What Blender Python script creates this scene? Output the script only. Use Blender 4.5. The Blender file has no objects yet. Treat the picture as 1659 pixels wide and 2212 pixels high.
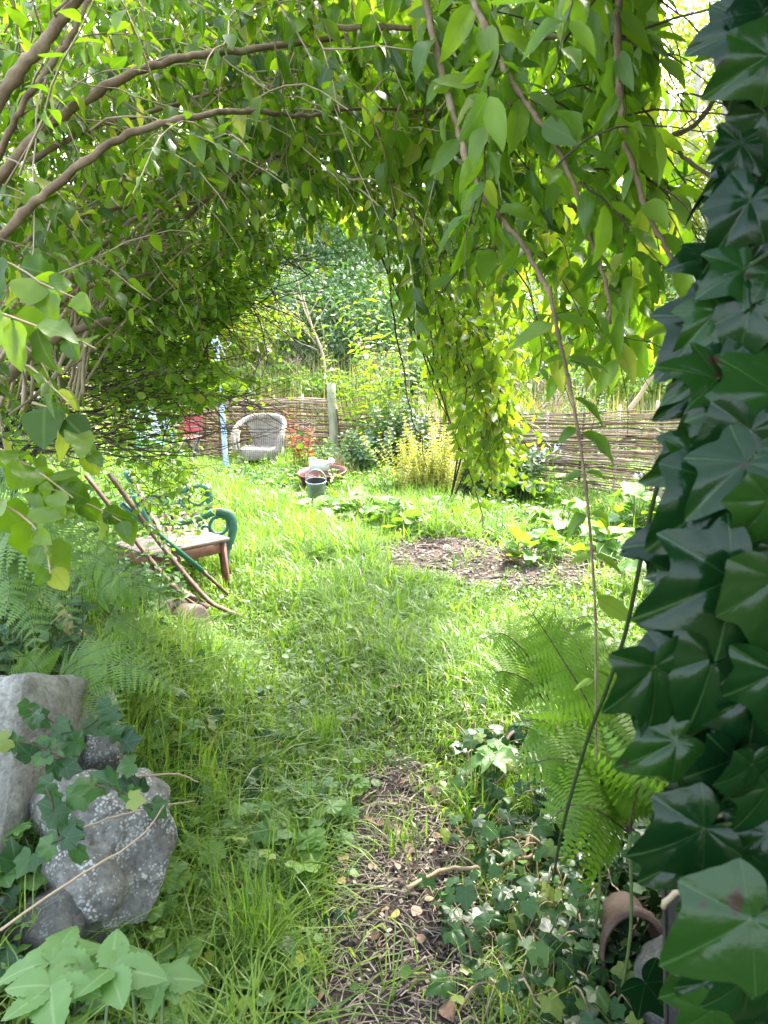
import bpy, math, random
import numpy as np
from mathutils import Vector, Matrix, noise as mnoise

rng = np.random.default_rng(7)
random.seed(7)
SC = bpy.context.scene
COL = SC.collection
R = math.radians

# ------------------------------------------------------------------ camera frame
EYE = np.array([0.0, 0.0, 1.6])
PITCH = R(11.9)
FWD = np.array([0, math.cos(PITCH), -math.sin(PITCH)])
UPV = np.array([0, math.sin(PITCH), math.cos(PITCH)])
FPX = 769.0
S = 768 / 1659.0


def P(px, py, d):
    u = (px * S - 384) / FPX
    v = (512 - py * S) / FPX
    return EYE + d * (FWD + np.array([u, 0, 0]) + UPV * v)


def proj(p):
    p = np.asarray(p) - EYE
    d = p @ FWD
    d = np.where(d < 0.05, 0.05, d)
    u = p[..., 0] / d
    v = (p @ UPV) / d
    return (u * FPX + 384) / S, (512 - v * FPX) / S, d


def sstep(a, b, x):
    t = np.clip((x - a) / (b - a), 0, 1)
    return t * t * (3 - 2 * t)


def H(x, y):
    """height of the ground"""
    x = np.asarray(x, float); y = np.asarray(y, float)
    h = 0.025 * np.sin(x * 2.3 + 1.1) * np.cos(y * 1.9 + .4) + 0.015 * np.sin(x * 5.1 + y * 3.7) + 0.008 * np.sin(x * 11 - y * 9)
    h = h + 0.42 * sstep(-0.45, -1.0, x) * sstep(4.1, 2.9, y)
    h = h + 0.12 * sstep(-1.3, -2.6, x) * sstep(9.0, 5.0, y)
    h = h + 0.16 * sstep(0.8, 1.7, x) * sstep(3.8, 2.4, y)
    h = h - 0.05 * np.exp(-((x - 0.12) ** 2 / 0.12 + (y - 1.9) ** 2 / 0.9))
    yy = np.maximum(y - 12.3, 0)
    h = h + np.where(yy < 45, yy * 0.30, 13.5)
    return h


def G(px, py, z=0.0):
    """ground point under a pixel, at height z above the ground"""
    dirv = P(px, py, 1.0) - EYE
    t = 2.0
    for _ in range(30):
        q = EYE + dirv * t
        t += (q[2] - z - H(q[0], q[1])) / max(0.12, -dirv[2]) * 0.7
        t = min(max(t, .5), 60)
    return EYE + dirv * t


def rest(x, y, z=0.0):
    return np.array([x, y, float(H(x, y)) + z])


# ------------------------------------------------------------------ mesh buffers
class Buf:
    def __init__(self):
        self.v = []; self.l = []; self.s = []; self.a = []; self.b = []; self.n = 0

    def add(self, v, loops, sizes, rnd=0.5, vein=0.0):
        v = np.asarray(v, float).reshape(-1, 3)
        self.v.append(v)
        self.l.append(np.asarray(loops, np.int64) + self.n)
        self.s.append(np.asarray(sizes, np.int64))
        self.a.append(np.broadcast_to(np.asarray(rnd, float), (len(v),)).copy())
        self.b.append(np.broadcast_to(np.asarray(vein, float), (len(v),)).copy())
        self.n += len(v)

    def merge(self, o):
        for v, l, s, a, b in zip(o.v, o.l, o.s, o.a, o.b):
            pass

    def build(self, name, mat, parent=None, smooth=True):
        me = bpy.data.meshes.new(name)
        if self.n:
            v = np.concatenate(self.v); l = np.concatenate(self.l); s = np.concatenate(self.s)
            me.vertices.add(len(v)); me.vertices.foreach_set('co', v.astype(np.float32).ravel())
            me.loops.add(len(l)); me.loops.foreach_set('vertex_index', l.astype(np.int32))
            me.polygons.add(len(s))
            me.polygons.foreach_set('loop_start', np.concatenate([[0], np.cumsum(s)[:-1]]).astype(np.int32))
            me.update(calc_edges=True)
            me.polygons.foreach_set('use_smooth', np.full(len(s), smooth, bool))
            at = me.attributes.new('rnd', 'FLOAT', 'POINT'); at.data.foreach_set('value', np.concatenate(self.a).astype(np.float32))
            at = me.attributes.new('vein', 'FLOAT', 'POINT'); at.data.foreach_set('value', np.concatenate(self.b).astype(np.float32))
            me.update()
        me.materials.append(mat)
        o = bpy.data.objects.new(name, me)
        COL.objects.link(o)
        if parent is not None:
            o.parent = parent
            o.matrix_parent_inverse = parent.matrix_basis.inverted()
        return o


def tag(o, label=None, cat=None, group=None, kind=None):
    if label: o['label'] = label
    if cat: o['category'] = cat
    if group: o['group'] = group
    if kind: o['kind'] = kind
    return o


def thing(name, label, cat, loc, rz=0.0, group=None):
    o = bpy.data.objects.new(name, None)
    o.empty_display_size = 0.1
    o.location = [float(c) for c in loc]
    o.rotation_euler = (0, 0, rz)
    COL.objects.link(o)
    return tag(o, label, cat, group)


def norm(v):
    v = np.asarray(v, float)
    return v / np.maximum(np.linalg.norm(v, axis=-1, keepdims=True), 1e-9)


def catmull(pts, n):
    pts = np.asarray(pts, float)
    if len(pts) < 3:
        t = np.linspace(0, 1, n + 1)[:, None]
        return pts[0] * (1 - t) + pts[-1] * t
    p = np.vstack([2 * pts[0] - pts[1], pts, 2 * pts[-1] - pts[-2]])
    out = []
    for i in range(1, len(p) - 2):
        t = np.linspace(0, 1, n, endpoint=False)[:, None]
        a, b, c, d = p[i - 1], p[i], p[i + 1], p[i + 2]
        out.append(0.5 * (2 * b + (c - a) * t + (2 * a - 5 * b + 4 * c - d) * t ** 2 + (3 * b - a - 3 * c + d) * t ** 3))
    return np.vstack(out + [pts[-1:]])


def tube(buf, pts, rad, sides=6, rnd=0.5, flat=1.0, cap=True, ref=None):
    pts = np.asarray(pts, float); n = len(pts)
    rad = np.broadcast_to(np.asarray(rad, float), (n,))
    t = np.gradient(pts, axis=0); t = norm(t)
    if ref is None:
        m = norm(pts[-1] - pts[0])
        ref = np.array([0, 0, 1.0]) if abs(m[2]) < 0.8 else np.array([0.3, 1.0, 0])
    a = norm(np.cross(t, ref)); b = np.cross(a, t)
    ang = np.linspace(0, 2 * math.pi, sides, endpoint=False)
    if sides == 4: ang = ang + math.pi / 4
    v = pts[:, None, :] + rad[:, None, None] * (a[:, None, :] * np.cos(ang)[None, :, None] + b[:, None, :] * np.sin(ang)[None, :, None] * flat)
    i = np.arange(n - 1)[:, None] * sides; j = np.arange(sides)[None, :]; k = (j + 1) % sides
    q = np.stack([i + j, i + k, i + sides + k, i + sides + j], -1).reshape(-1)
    sizes = [4] * ((n - 1) * sides)
    if cap:
        q = np.concatenate([q, np.arange(sides)[::-1], (n - 1) * sides + np.arange(sides)])
        sizes = sizes + [sides, sides]
    buf.add(v.reshape(-1, 3), q, sizes, rnd)


def box(buf, c, size, rot=None, bev=0.0, rnd=0.5, top=1.0):
    """box with chamfered vertical+horizontal edges; rot = 3x3 matrix"""
    hx, hy, hz = np.asarray(size, float) / 2
    b = min(bev, hx * .9, hy * .9, hz * .9)
    vs = []
    if b <= 0:
        for z in (-1, 1):
            f = top if z > 0 else 1
            for x, y in ((-1, -1), (1, -1), (1, 1), (-1, 1)):
                vs.append((x * hx * f, y * hy * f, z * hz))
        fl = [0, 3, 2, 1, 4, 5, 6, 7, 0, 1, 5, 4, 1, 2, 6, 5, 2, 3, 7, 6, 3, 0, 4, 7]; sz = [4] * 6
    else:
        def ring(ix, iy, z):
            return [(-ix + b, -iy, z), (ix - b, -iy, z), (ix, -iy + b, z), (ix, iy - b, z), (ix - b, iy, z), (-ix + b, iy, z), (-ix, iy - b, z), (-ix, -iy + b, z)]
        vs = ring(hx - b * .6, hy - b * .6, -hz) + ring(hx, hy, -hz + b) + ring(hx, hy, hz - b) + ring(hx - b * .6, hy - b * .6, hz)
        fl = list(range(7, -1, -1)) + list(range(24, 32)); sz = [8, 8]
        for r in range(3):
            for j in range(8):
                k = (j + 1) % 8
                fl += [r * 8 + j, r * 8 + k, r * 8 + 8 + k, r * 8 + 8 + j]; sz.append(4)
    v = np.array(vs, float)
    if rot is not None: v = v @ np.asarray(rot).T
    buf.add(v + np.asarray(c, float), fl, sz, rnd)


def rot_to(ax, up=(0, 0, 1)):
    """matrix whose columns are (x along ax, y, z~up)"""
    x = norm(ax); y = norm(np.cross(up, x)); z = np.cross(x, y)
    return np.stack([x, y, z], 1)


def rz(a):
    c, s = math.cos(a), math.sin(a)
    return np.array([[c, -s, 0], [s, c, 0], [0, 0, 1.0]])


# ------------------------------------------------------------------ leaf templates (length 1 along +Y, normal +Z)
def simple_leaf(rows, prof, fold=0.25, droop=0.25, wave=0.0, teeth=0, side=1):
    v = [(0, 0, 0)]; ve = [1.0]; loops = []; sizes = []
    ts = np.linspace(0, 1, rows + 2)[1:-1]
    for i, t in enumerate(ts):
        w = prof(t)
        if teeth: w *= (1.0 if i % 2 else 0.84)
        z = -droop * t * t
        wv = wave * math.sin(t * 13 + 1)
        v += [(-w, t - (0.03 if teeth and i % 2 else 0), z + fold * w + wv * w * 3), (0, t, z), (w, t - (0.03 if teeth and i % 2 else 0), z + fold * w - wv * w * 3)]
        ve += [0, 1, 0]
    v.append((0.02 * side, 1.0, -droop)); ve.append(1.0)
    tip = len(v) - 1
    loops += [0, 2, 1, 0, 3, 2]; sizes += [3, 3]
    for i in range(rows - 1):
        a = 1 + 3 * i; b = a + 3
        loops += [a, a + 1, b + 1, b, a + 1, a + 2, b + 2, b + 1]; sizes += [4, 4]
    a = 1 + 3 * (rows - 1)
    loops += [a, a + 1, tip, a + 1, a + 2, tip]; sizes += [3, 3]
    return np.array(v, float), np.array(loops), np.array(sizes), np.array(ve, float)


def palm_leaf(radii_deg, cup=0.12, rings=3, wave=0.05):
    """lobed leaf, attached at origin; radii_deg = list of (angle from +Y, radius, vein)"""
    v = [(0, 0, 0)]; ve = [1.0]; loops = []; sizes = []
    m = len(radii_deg)
    for r in range(1, rings + 1):
        f = r / rings
        for i, (ang, rad, vn) in enumerate(radii_deg):
            a = R(ang); q = rad * f
            if not vn and r < rings: q = rad * (f * 0.9 + .1 * f) 
            x, y = q * math.sin(a), q * math.cos(a)
            z = -cup * (q ** 2) * (1.3 if vn else 0.55) + (0.0 if vn else 0.05 * f) + wave * math.sin(i * 2.1 + r) * f * .4
            v.append((x, y, z)); ve.append(1.0 if vn else 0.0)
    for i in range(m - 1):
        loops += [0, 1 + i + 1, 1 + i]; sizes.append(3)
        for r in range(rings - 1):
            a = 1 + r * m + i; b = a + m
            loops += [a, a + 1, b + 1, b]; sizes.append(4)
    return np.array(v, float), np.array(loops), np.array(sizes), np.array(ve, float)


def sym(half):
    """half = list of (angle 0..180, r, vein) starting at 0; mirror it"""
    return [(-a, r, k) for a, r, k in reversed(half[1:])] + half


oval = lambda t: 0.30 * math.sin(math.pi * min(1, t ** 0.8)) ** 0.8 * (1.05 - .3 * t)
lance = lambda t: 0.20 * (math.sin(math.pi * t ** 0.75) ** 0.9)
broad = lambda t: 0.40 * math.sin(math.pi * t ** 0.7) ** 0.75
rounded = lambda t: 0.46 * math.sin(math.pi * t ** 0.9) ** 0.6
T_OVAL = simple_leaf(6, oval, .3, .22, .02)
T_OVAL3 = simple_leaf(3, oval, .3, .25)
T_LANCE = simple_leaf(7, lance, .45, .32, .05)
T_LANCE3 = simple_leaf(3, lance, .4, .3)
T_BROAD = simple_leaf(8, broad, .18, .3, .06)
T_TOOTH = simple_leaf(15, lambda t: 0.36 * math.sin(math.pi * t ** .75) ** .75, .2, .28, .03, teeth=1)
T_ROUND = simple_leaf(4, rounded, .2, .15)
T_BIT = simple_leaf(1, lambda t: .28, .3, .15)
def ivy_leaf(keys, veins, cup=.25, fold=.10, quilt=.06, wave=.03, step=6, rings=5):
    ka = [k[0] for k in keys]; kr = [k[1] for k in keys]
    half = sorted(set([round(a) for a in range(0, 176, step)] + [v for v in veins] + [175]))
    # smooth outline through the keys
    def rr(a):
        t = np.interp(a, ka, kr); t2 = np.interp(min(a + 4, 175), ka, kr); t1 = np.interp(abs(a - 4), ka, kr); return (t * 2 + t1 + t2) / 4
    angs = [-a for a in half[:0:-1]] + half
    v = [(0, 0, 0)]; ve = [1.0]; m = len(angs)
    for r in range(1, rings + 1):
        f = r / rings
        for i, a in enumerate(angs):
            q = rr(abs(a)) * f; x, y = q * math.sin(R(a)), q * math.cos(R(a))
            dv = min(abs(abs(a) - w_) for w_ in veins)
            z = -cup * q * q + fold * abs(x) + quilt * q * math.sin(min(1, dv / 22) * math.pi / 2) + wave * f * math.sin(a * .045 + 1.3)
            v.append((x, y, z)); ve.append(1.0 if dv < .5 else 0.0)
    lo = []; sz = []
    for i in range(m - 1):
        lo += [0, 2 + i, 1 + i]; sz.append(3)
        for r in range(rings - 1):
            a = 1 + r * m + i; b = a + m; lo += [a, a + 1, b + 1, b]; sz.append(4)
    return np.array(v, float), np.array(lo), np.array(sz), np.array(ve, float)


IVY = sym([(0, 1.08, 1), (7, .86, 0), (17, .64, 0), (32, .54, 0), (52, .78, 1), (68, .62, 0), (84, .47, 0), (100, .46, 0), (118, .56, 1), (138, .44, 0), (158, .3, 0), (176, .12, 0)])
IVY2 = sym([(0, 1.0, 1), (14, .86, 0), (30, .72, 0), (45, .66, 0), (60, .66, 1), (80, .56, 0), (100, .54, 0), (120, .52, 1), (145, .44, 0), (165, .3, 0), (178, .1, 0)])
T_IVY = ivy_leaf([(0, 1.06), (6, .92), (18, .70), (30, .58), (42, .60), (54, .80), (66, .64), (88, .46), (114, .60), (135, .44), (158, .26), (175, .08)], (0, 54, 114))
T_IVY2 = ivy_leaf([(0, 1.06), (8, .90), (22, .72), (38, .60), (56, .70), (75, .56), (98, .50), (118, .54), (145, .40), (165, .24), (175, .08)], (0, 56, 118), .34, .18, .04, .04)
T_IVYS = ivy_leaf([(0, 1.0), (18, .72), (32, .58), (54, .74), (72, .58), (90, .46), (114, .56), (135, .42), (158, .26), (175, .08)], (0, 54, 114), .3, .12, .05, .05, 18, 2)
T_IVYS_OLD = palm_leaf(sym([(0, 1.0, 1), (25, .56, 0), (52, .74, 1), (85, .46, 0), (118, .54, 1), (150, .36, 0), (176, .12, 0)]), .15, 2, .04)
MAL = sym([(0, .80, 1), (8, .84, 0), (18, .76, 0), (30, .70, 0), (40, .80, 0), (50, .78, 1), (64, .82, 0), (75, .68, 0), (88, .76, 0), (100, .74, 1), (115, .76, 0), (128, .6, 0), (142, .66, 1), (158, .56, 0), (172, .2, 0)])
T_MALLOW = palm_leaf(MAL, .1, 3, .07)


class Leaves:
    def __init__(self): self.p = []; self.d = []; self.n = []; self.s = []; self.r = []

    def add(self, p, d, n, s, r=None):
        self.p.append(np.asarray(p, float)); self.d.append(np.asarray(d, float)); self.n.append(np.asarray(n, float)); self.s.append(float(s))
        self.r.append(random.random() if r is None else r)

    def add_many(self, p, d, n, s, r=None):
        p = np.asarray(p); k = len(p)
        r = rng.random(k) if r is None else r
        self.p.extend(p); self.d.extend(np.broadcast_to(d, (k, 3))); self.n.extend(np.broadcast_to(n, (k, 3)))
        self.s.extend(np.broadcast_to(s, (k,))); self.r.extend(np.broadcast_to(r, (k,)))

    def filt(self, fn):
        if not self.p: return self
        k = fn(np.array(self.p))
        for nm in ('p', 'd', 'n', 's', 'r'):
            setattr(self, nm, [x for x, q in zip(getattr(self, nm), k) if q])
        return self

    def into(self, buf, T, wj=0.18):
        if not self.p: return buf
        tv, tl, ts, te = T
        p = np.array(self.p); d = norm(np.array(self.d)); n = np.array(self.n); s = np.array(self.s); r = np.array(self.r)
        x = norm(np.cross(d, n)); z = np.cross(x, d)
        k = len(p)
        wx = 1 + rng.normal(0, wj, k); cz = 1 + rng.normal(0, .5, k)
        v = p[:, None] + s[:, None, None] * (x[:, None] * (tv[None, :, 0:1] * wx[:, None, None]) + d[:, None] * tv[None, :, 1:2] + z[:, None] * tv[None, :, 2:3] * cz[:, None, None])
        off = np.arange(k)[:, None] * len(tv)
        buf.add(v.reshape(-1, 3), (tl[None] + off).ravel(), np.tile(ts, k), np.repeat(r, len(tv)), np.tile(te, k))
        return buf

    def build(self, name, T, mat, parent=None):
        b = Buf(); self.into(b, T)
        return b.build(name, mat, parent)


# ------------------------------------------------------------------ materials
def newmat(name):
    m = bpy.data.materials.new(name); m.use_nodes = True
    nt = m.node_tree; nt.nodes.clear()
    out = nt.nodes.new('ShaderNodeOutputMaterial')
    return m, nt, out


def ramp(nt, fac, stops, interp='LINEAR'):
    r = nt.nodes.new('ShaderNodeValToRGB'); r.color_ramp.interpolation = interp
    e = r.color_ramp.elements
    while len(e) > 1: e.remove(e[-1])
    e[0].position = stops[0][0]; e[0].color = (*stops[0][1], 1)
    for p, c in stops[1:]:
        q = e.new(p); q.color = (*c, 1)
    nt.links.new(fac, r.inputs[0])
    return r.outputs[0]


def attr(nt, name):
    a = nt.nodes.new('ShaderNodeAttribute'); a.attribute_name = name
    return a.outputs['Fac']


def mixc(nt, fac, a, b, mode='MIX'):
    m = nt.nodes.new('ShaderNodeMix'); m.data_type = 'RGBA'; m.blend_type = mode
    for sock, val in ((m.inputs[0], fac), (m.inputs[6], a), (m.inputs[7], b)):
        if isinstance(val, (int, float)): sock.default_value = val
        elif isinstance(val, tuple): sock.default_value = (*val, 1)
        else: nt.links.new(val, sock)
    return m.outputs[2]


def noise(nt, scale, detail=4, rough=.6, coord=None, dist=0.0):
    n = nt.nodes.new('ShaderNodeTexNoise'); n.inputs['Scale'].default_value = scale
    n.inputs['Detail'].default_value = detail; n.inputs['Roughness'].default_value = rough
    n.inputs['Distortion'].default_value = dist
    if coord is not None: nt.links.new(coord, n.inputs['Vector'])
    return n.outputs['Fac']


def objc(nt, scale=None):
    t = nt.nodes.new('ShaderNodeTexCoord')
    if scale is None: return t.outputs['Object']
    m = nt.nodes.new('ShaderNodeMapping'); m.inputs['Scale'].default_value = scale
    nt.links.new(t.outputs['Object'], m.inputs[0]); return m.outputs[0]


def bump(nt, h, strength=.5, dist=.01):
    b = nt.nodes.new('ShaderNodeBump'); b.inputs['Strength'].default_value = strength; b.inputs['Distance'].default_value = dist
    nt.links.new(h, b.inputs['Height']); return b.outputs[0]


def hexc(h, k=1.0):
    h = h.lstrip('#'); c = [int(h[i:i + 2], 16) / 255 for i in (0, 2, 4)]
    return tuple(k * (x / 12.92 if x <= .04045 else ((x + .055) / 1.055) ** 2.4) for x in c)


def leafmat(name, stops, trans=.45, rough=.42, vein=(.16, .24, .06), tk=(1.5, 1.7, .45), spec=.5, vfac=.45, spots=False, vth=.88, bmp=0.0):
    m, nt, out = newmat(name)
    c = ramp(nt, attr(nt, 'rnd'), stops)
    nz = noise(nt, 14.0, 2, .6, objc(nt))
    c = mixc(nt, .35, c, mixc(nt, nz, (.55, .62, .45), (1.35, 1.3, 1.2)), 'MULTIPLY')
    vm = nt.nodes.new('ShaderNodeMapRange'); vm.inputs[1].default_value = vth; vm.inputs[2].default_value = min(.99, vth + .08)
    nt.links.new(attr(nt, 'vein'), vm.inputs[0])
    mu = nt.nodes.new('ShaderNodeMath'); mu.operation = 'MULTIPLY'; mu.inputs[1].default_value = vfac; nt.links.new(vm.outputs[0], mu.inputs[0])
    c = mixc(nt, mu.outputs[0], c, vein)
    if spots:
        sp = noise(nt, 30.0, 2, .5, objc(nt))
        mr = nt.nodes.new('ShaderNodeMapRange'); mr.inputs[1].default_value = .70; mr.inputs[2].default_value = .74
        nt.links.new(sp, mr.inputs[0])
        c = mixc(nt, mr.outputs[0], c, (.03, .02, .012))
    p = nt.nodes.new('ShaderNodeBsdfPrincipled'); p.inputs['Roughness'].default_value = rough
    p.inputs['Specular IOR Level'].default_value = spec
    nt.links.new(c, p.inputs['Base Color'])
    if bmp: nt.links.new(bump(nt, noise(nt, 45, 3, .5, objc(nt)), bmp, .01), p.inputs['Normal'])
    t = nt.nodes.new('ShaderNodeBsdfTranslucent'); nt.links.new(mixc(nt, 1.0, c, tk, 'MULTIPLY'), t.inputs[0])
    mx = nt.nodes.new('ShaderNodeMixShader'); mx.inputs[0].default_value = trans
    nt.links.new(p.outputs[0], mx.inputs[1]); nt.links.new(t.outputs[0], mx.inputs[2]); nt.links.new(mx.outputs[0], out.inputs[0])
    return m


def surf(name, stops, scale=6, detail=5, rough=.8, bstr=.5, bdist=.01, bscale=None, stretch=(1, 1, 1), metal=0.0, use_rnd=0.0, dist=0.0, spec=.5):
    m, nt, out = newmat(name)
    co = objc(nt, stretch)
    n = noise(nt, scale, detail, .6, co, dist)
    f = n
    if use_rnd:
        f = mixf(nt, use_rnd, n, attr(nt, 'rnd'))
    c = ramp(nt, f, stops)
    p = nt.nodes.new('ShaderNodeBsdfPrincipled'); p.inputs['Roughness'].default_value = rough; p.inputs['Metallic'].default_value = metal
    p.inputs['Specular IOR Level'].default_value = spec
    nt.links.new(c, p.inputs['Base Color'])
    bn = noise(nt, bscale or scale * 3, 6, .65, co)
    nt.links.new(bump(nt, bn, bstr, bdist), p.inputs['Normal'])
    nt.links.new(p.outputs[0], out.inputs[0])
    return m


def mixf(nt, f, a, b):
    m = nt.nodes.new('ShaderNodeMix'); m.data_type = 'FLOAT'; m.inputs[0].default_value = f
    nt.links.new(a, m.inputs[2]); nt.links.new(b, m.inputs[3]); return m.outputs[0]


M = {}
# foliage
M['arch'] = leafmat('leaf_arching', [(0, (.035, .08, .010)), (.5, (.10, .18, .015)), (.93, (.19, .28, .025)), (.97, (.33, .34, .07)), (1, (.36, .36, .10))], .54, .36)
M['arch_right'] = leafmat('leaf_long', [(0, (.09, .18, .022)), (.6, (.15, .25, .025)), (.92, (.20, .30, .04)), (.98, (.22, .31, .05)), (1, (.34, .36, .09))], .58, .36)
M['twigleaf'] = leafmat('leaf_small', [(0, (.11, .20, .03)), (.7, (.19, .30, .035)), (.96, (.27, .36, .06)), (1, (.34, .34, .06))], .5, .38)
M['spray'] = leafmat('leaf_spray', [(0, (.11, .18, .02)), (.6, (.18, .27, .025)), (.95, (.25, .32, .035)), (1, (.36, .34, .06))], .5, .40)
M['ivy'] = leafmat('leaf_ivy', [(0, (.003, .017, .005)), (.6, (.006, .028, .006)), (1, (.015, .048, .007))], .08, .15, vein=(.05, .10, .03), spec=.22, spots=True, vfac=.6, vth=.8, bmp=.12)
M['mallow'] = leafmat('leaf_lobed', [(0, (.09, .19, .06)), (.7, (.14, .26, .07)), (.95, (.2, .31, .06)), (1, (.35, .38, .05))], .4, .5, vein=(.22, .34, .14), vfac=.6)
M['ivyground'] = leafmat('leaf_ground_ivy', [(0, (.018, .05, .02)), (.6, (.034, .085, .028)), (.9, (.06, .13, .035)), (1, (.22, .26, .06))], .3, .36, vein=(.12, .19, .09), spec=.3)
M['fern'] = leafmat('leaf_fern', [(0, (.10, .20, .05)), (.7, (.17, .28, .06)), (1, (.23, .33, .06))], .42, .5, vein=(.05, .05, .02))
M['fernlit'] = leafmat('leaf_fern_lit', [(0, (.10, .20, .02)), (.7, (.15, .27, .025)), (1, (.22, .34, .03))], .5, .5, vein=(.05, .05, .02))  # same fern leaf in yellower green, sunlit look put into the colour
M['grass'] = leafmat('blade', [(0, (.085, .17, .035)), (.5, (.17, .27, .055)), (.9, (.27, .36, .08)), (.96, (.33, .33, .10)), (1, (.4, .34, .15))], .42, .32, vfac=0)
M['weed'] = leafmat('leaf_weed', [(0, (.06, .14, .035)), (.6, (.10, .20, .04)), (.95, (.16, .27, .04)), (1, (.32, .34, .05))], .45, .45)
M['bluegreen'] = leafmat('leaf_bluegreen', [(0, (.05, .12, .05)), (.6, (.09, .17, .07)), (1, (.15, .24, .08))], .3, .55)
M['comfrey'] = leafmat('leaf_broad', [(0, (.09, .19, .05)), (.6, (.14, .25, .05)), (.93, (.20, .31, .05)), (1, (.4, .36, .06))], .42, .5, vein=(.24, .33, .15), vfac=.6)
M['yellowbush'] = leafmat('leaf_yellow', [(0, (.24, .28, .03)), (.6, (.38, .38, .04)), (1, (.5, .45, .10))], .45, .5)
M['darkbush'] = leafmat('leaf_dark_bush', [(0, (.03, .075, .025)), (.7, (.055, .115, .035)), (1, (.09, .16, .04))], .3, .45)
M['bg_blue'] = leafmat('leaf_bramble_bank', [(0, (.05, .11, .05)), (.6, (.08, .16, .065)), (.9, (.13, .22, .07)), (1, (.30, .24, .08))], .3, .5)
M['bg_yellow'] = leafmat('leaf_sunny_tree', [(0, (.14, .22, .03)), (.5, (.24, .30, .04)), (1, (.42, .38, .06))], .5, .5)
M['bg_green'] = leafmat('leaf_green_tree', [(0, (.06, .13, .03)), (.6, (.12, .20, .035)), (1, (.20, .27, .05))], .45, .5)
M['redleaf'] = leafmat('leaf_red', [(0, (.30, .05, .03)), (.5, (.42, .11, .07)), (.7, (.42, .22, .08)), (1, (.4, .36, .06))], .4, .5, vein=(.6, .2, .1), tk=(1.3, 1.1, .9))
M['dryleaf'] = leafmat('leaf_dry', [(0, (.10, .05, .03)), (.35, (.2, .11, .07)), (.7, (.32, .22, .15)), (.9, (.38, .26, .10)), (1, (.45, .38, .12))], .15, .6, vein=(.25, .15, .1), tk=(1.2, 1, .8))
M['petal_blue'] = leafmat('petal_blue', [(0, (.35, .35, .6)), (1, (.5, .5, .75))], .3, .6, tk=(1, 1, 1), vfac=0)
M['petal_white'] = leafmat('seed_white', [(0, (.6, .6, .55)), (1, (.8, .8, .78))], .3, .6, tk=(1, 1, 1), vfac=0)
# wood, stone, metal
M['bark'] = surf('bark_grey_brown', [(0.3, (.11, .07, .04)), (.55, (.22, .15, .09)), (.75, (.33, .26, .17))], 18, 5, .85, .6, .006, 60)
M['bark_dark'] = surf('bark_dark', [(0.3, (.012, .010, .008)), (.6, (.03, .024, .018)), (.8, (.06, .048, .036))], 22, 5, .85, .7, .01, 60)
M['bark_trunk'] = surf('bark_shaded_trunk', [(0.3, (.006, .006, .005)), (.55, (.016, .015, .012)), (.8, (.035, .032, .026))], 26, 6, .9, .9, .015, 70)  # bark_dark made darker still, shade on the trunk put into its colour
M['twig_dark'] = surf('twig_dark', [(0.3, (.035, .022, .014)), (.8, (.11, .07, .045))], 30, 3, .8, .3, .002)
M['twig_pale'] = surf('twig_pale', [(0.2, (.20, .13, .08)), (.5, (.34, .25, .15)), (.9, (.46, .38, .26))], 30, 3, .8, .3, .002, use_rnd=.5)
M['stem_green'] = surf('stem_green', [(0.2, (.06, .11, .03)), (.9, (.13, .17, .05))], 30, 3, .6, .2, .002)
M['stem_dark'] = surf('stem_dark_green', [(0.2, (.02, .04, .012)), (.9, (.05, .075, .022))], 30, 3, .6, .2, .002)
M['drygrass'] = leafmat('blade_dry', [(0, (.10, .17, .05)), (.4, (.20, .24, .08)), (.6, (.32, .25, .14)), (1, (.46, .36, .24))], .35, .5, vfac=0)
M['trunk_pale'] = surf('trunk_pale', [(0.3, (.26, .22, .17)), (.8, (.45, .41, .34))], 6, 4, .85, .5, .02)
M['rod'] = surf('fence_rod', [(0.12, (.045, .026, .018)), (.38, (.15, .092, .064)), (.58, (.32, .215, .155)), (.85, (.54, .42, .33))], 9, 4, .75, .3, .004, use_rnd=.6, stretch=(1, 1, 1))
M['post'] = surf('weathered_post', [(0.25, (.16, .16, .10)), (.5, (.28, .27, .18)), (.8, (.42, .40, .30))], 5, 5, .9, .6, .006, 20, stretch=(6, 6, .8))
M['plankwood'] = surf('plank_wood', [(0.25, (.26, .17, .08)), (.5, (.42, .30, .16)), (.8, (.55, .42, .25))], 5, 5, .75, .4, .003, 16, stretch=(7, 7, 1.0))
M['tabletop'] = surf('table_top_wood', [(0.25, (.06, .04, .03)), (.5, (.12, .085, .068)), (.8, (.21, .165, .14))], 5, 5, .75, .5, .003, 16, stretch=(1, 9, 9), use_rnd=.2)
M['redwood'] = surf('reddish_wood', [(0.25, (.10, .035, .022)), (.5, (.18, .07, .045)), (.8, (.28, .13, .085))], 5, 4, .6, .4, .003, 16, stretch=(2, 2, 2))
M['slat'] = surf('bench_slat_wood', [(0.25, (.06, .03, .02)), (.5, (.12, .062, .04)), (.8, (.2, .125, .085))], 5, 4, .7, .4, .003, 16, stretch=(2, 2, 2))
M['castgreen'] = surf('green_cast_iron', [(0.25, (.03, .10, .09)), (.5, (.05, .17, .145)), (.72, (.09, .24, .20)), (.8, (.12, .07, .04))], 12, 5, .5, .3, .003, 60)
M['rust'] = surf('rusty_iron', [(0.25, (.05, .028, .02)), (.5, (.12, .07, .05)), (.8, (.24, .14, .09))], 14, 6, .75, .4, .002, 70)
M['drum'] = surf('brown_drum', [(0.25, (.06, .04, .032)), (.5, (.11, .075, .06)), (.8, (.18, .13, .105))], 8, 6, .6, .3, .002, 60)
M['poolgreen'] = surf('green_tube', [(0.25, (.015, .09, .065)), (.7, (.03, .15, .115))], 10, 3, .35, .1, .001)
M['bluepole'] = surf('blue_grey_pole', [(0.25, (.26, .36, .55)), (.7, (.36, .46, .66))], 5, 3, .4, .1, .001)
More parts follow.
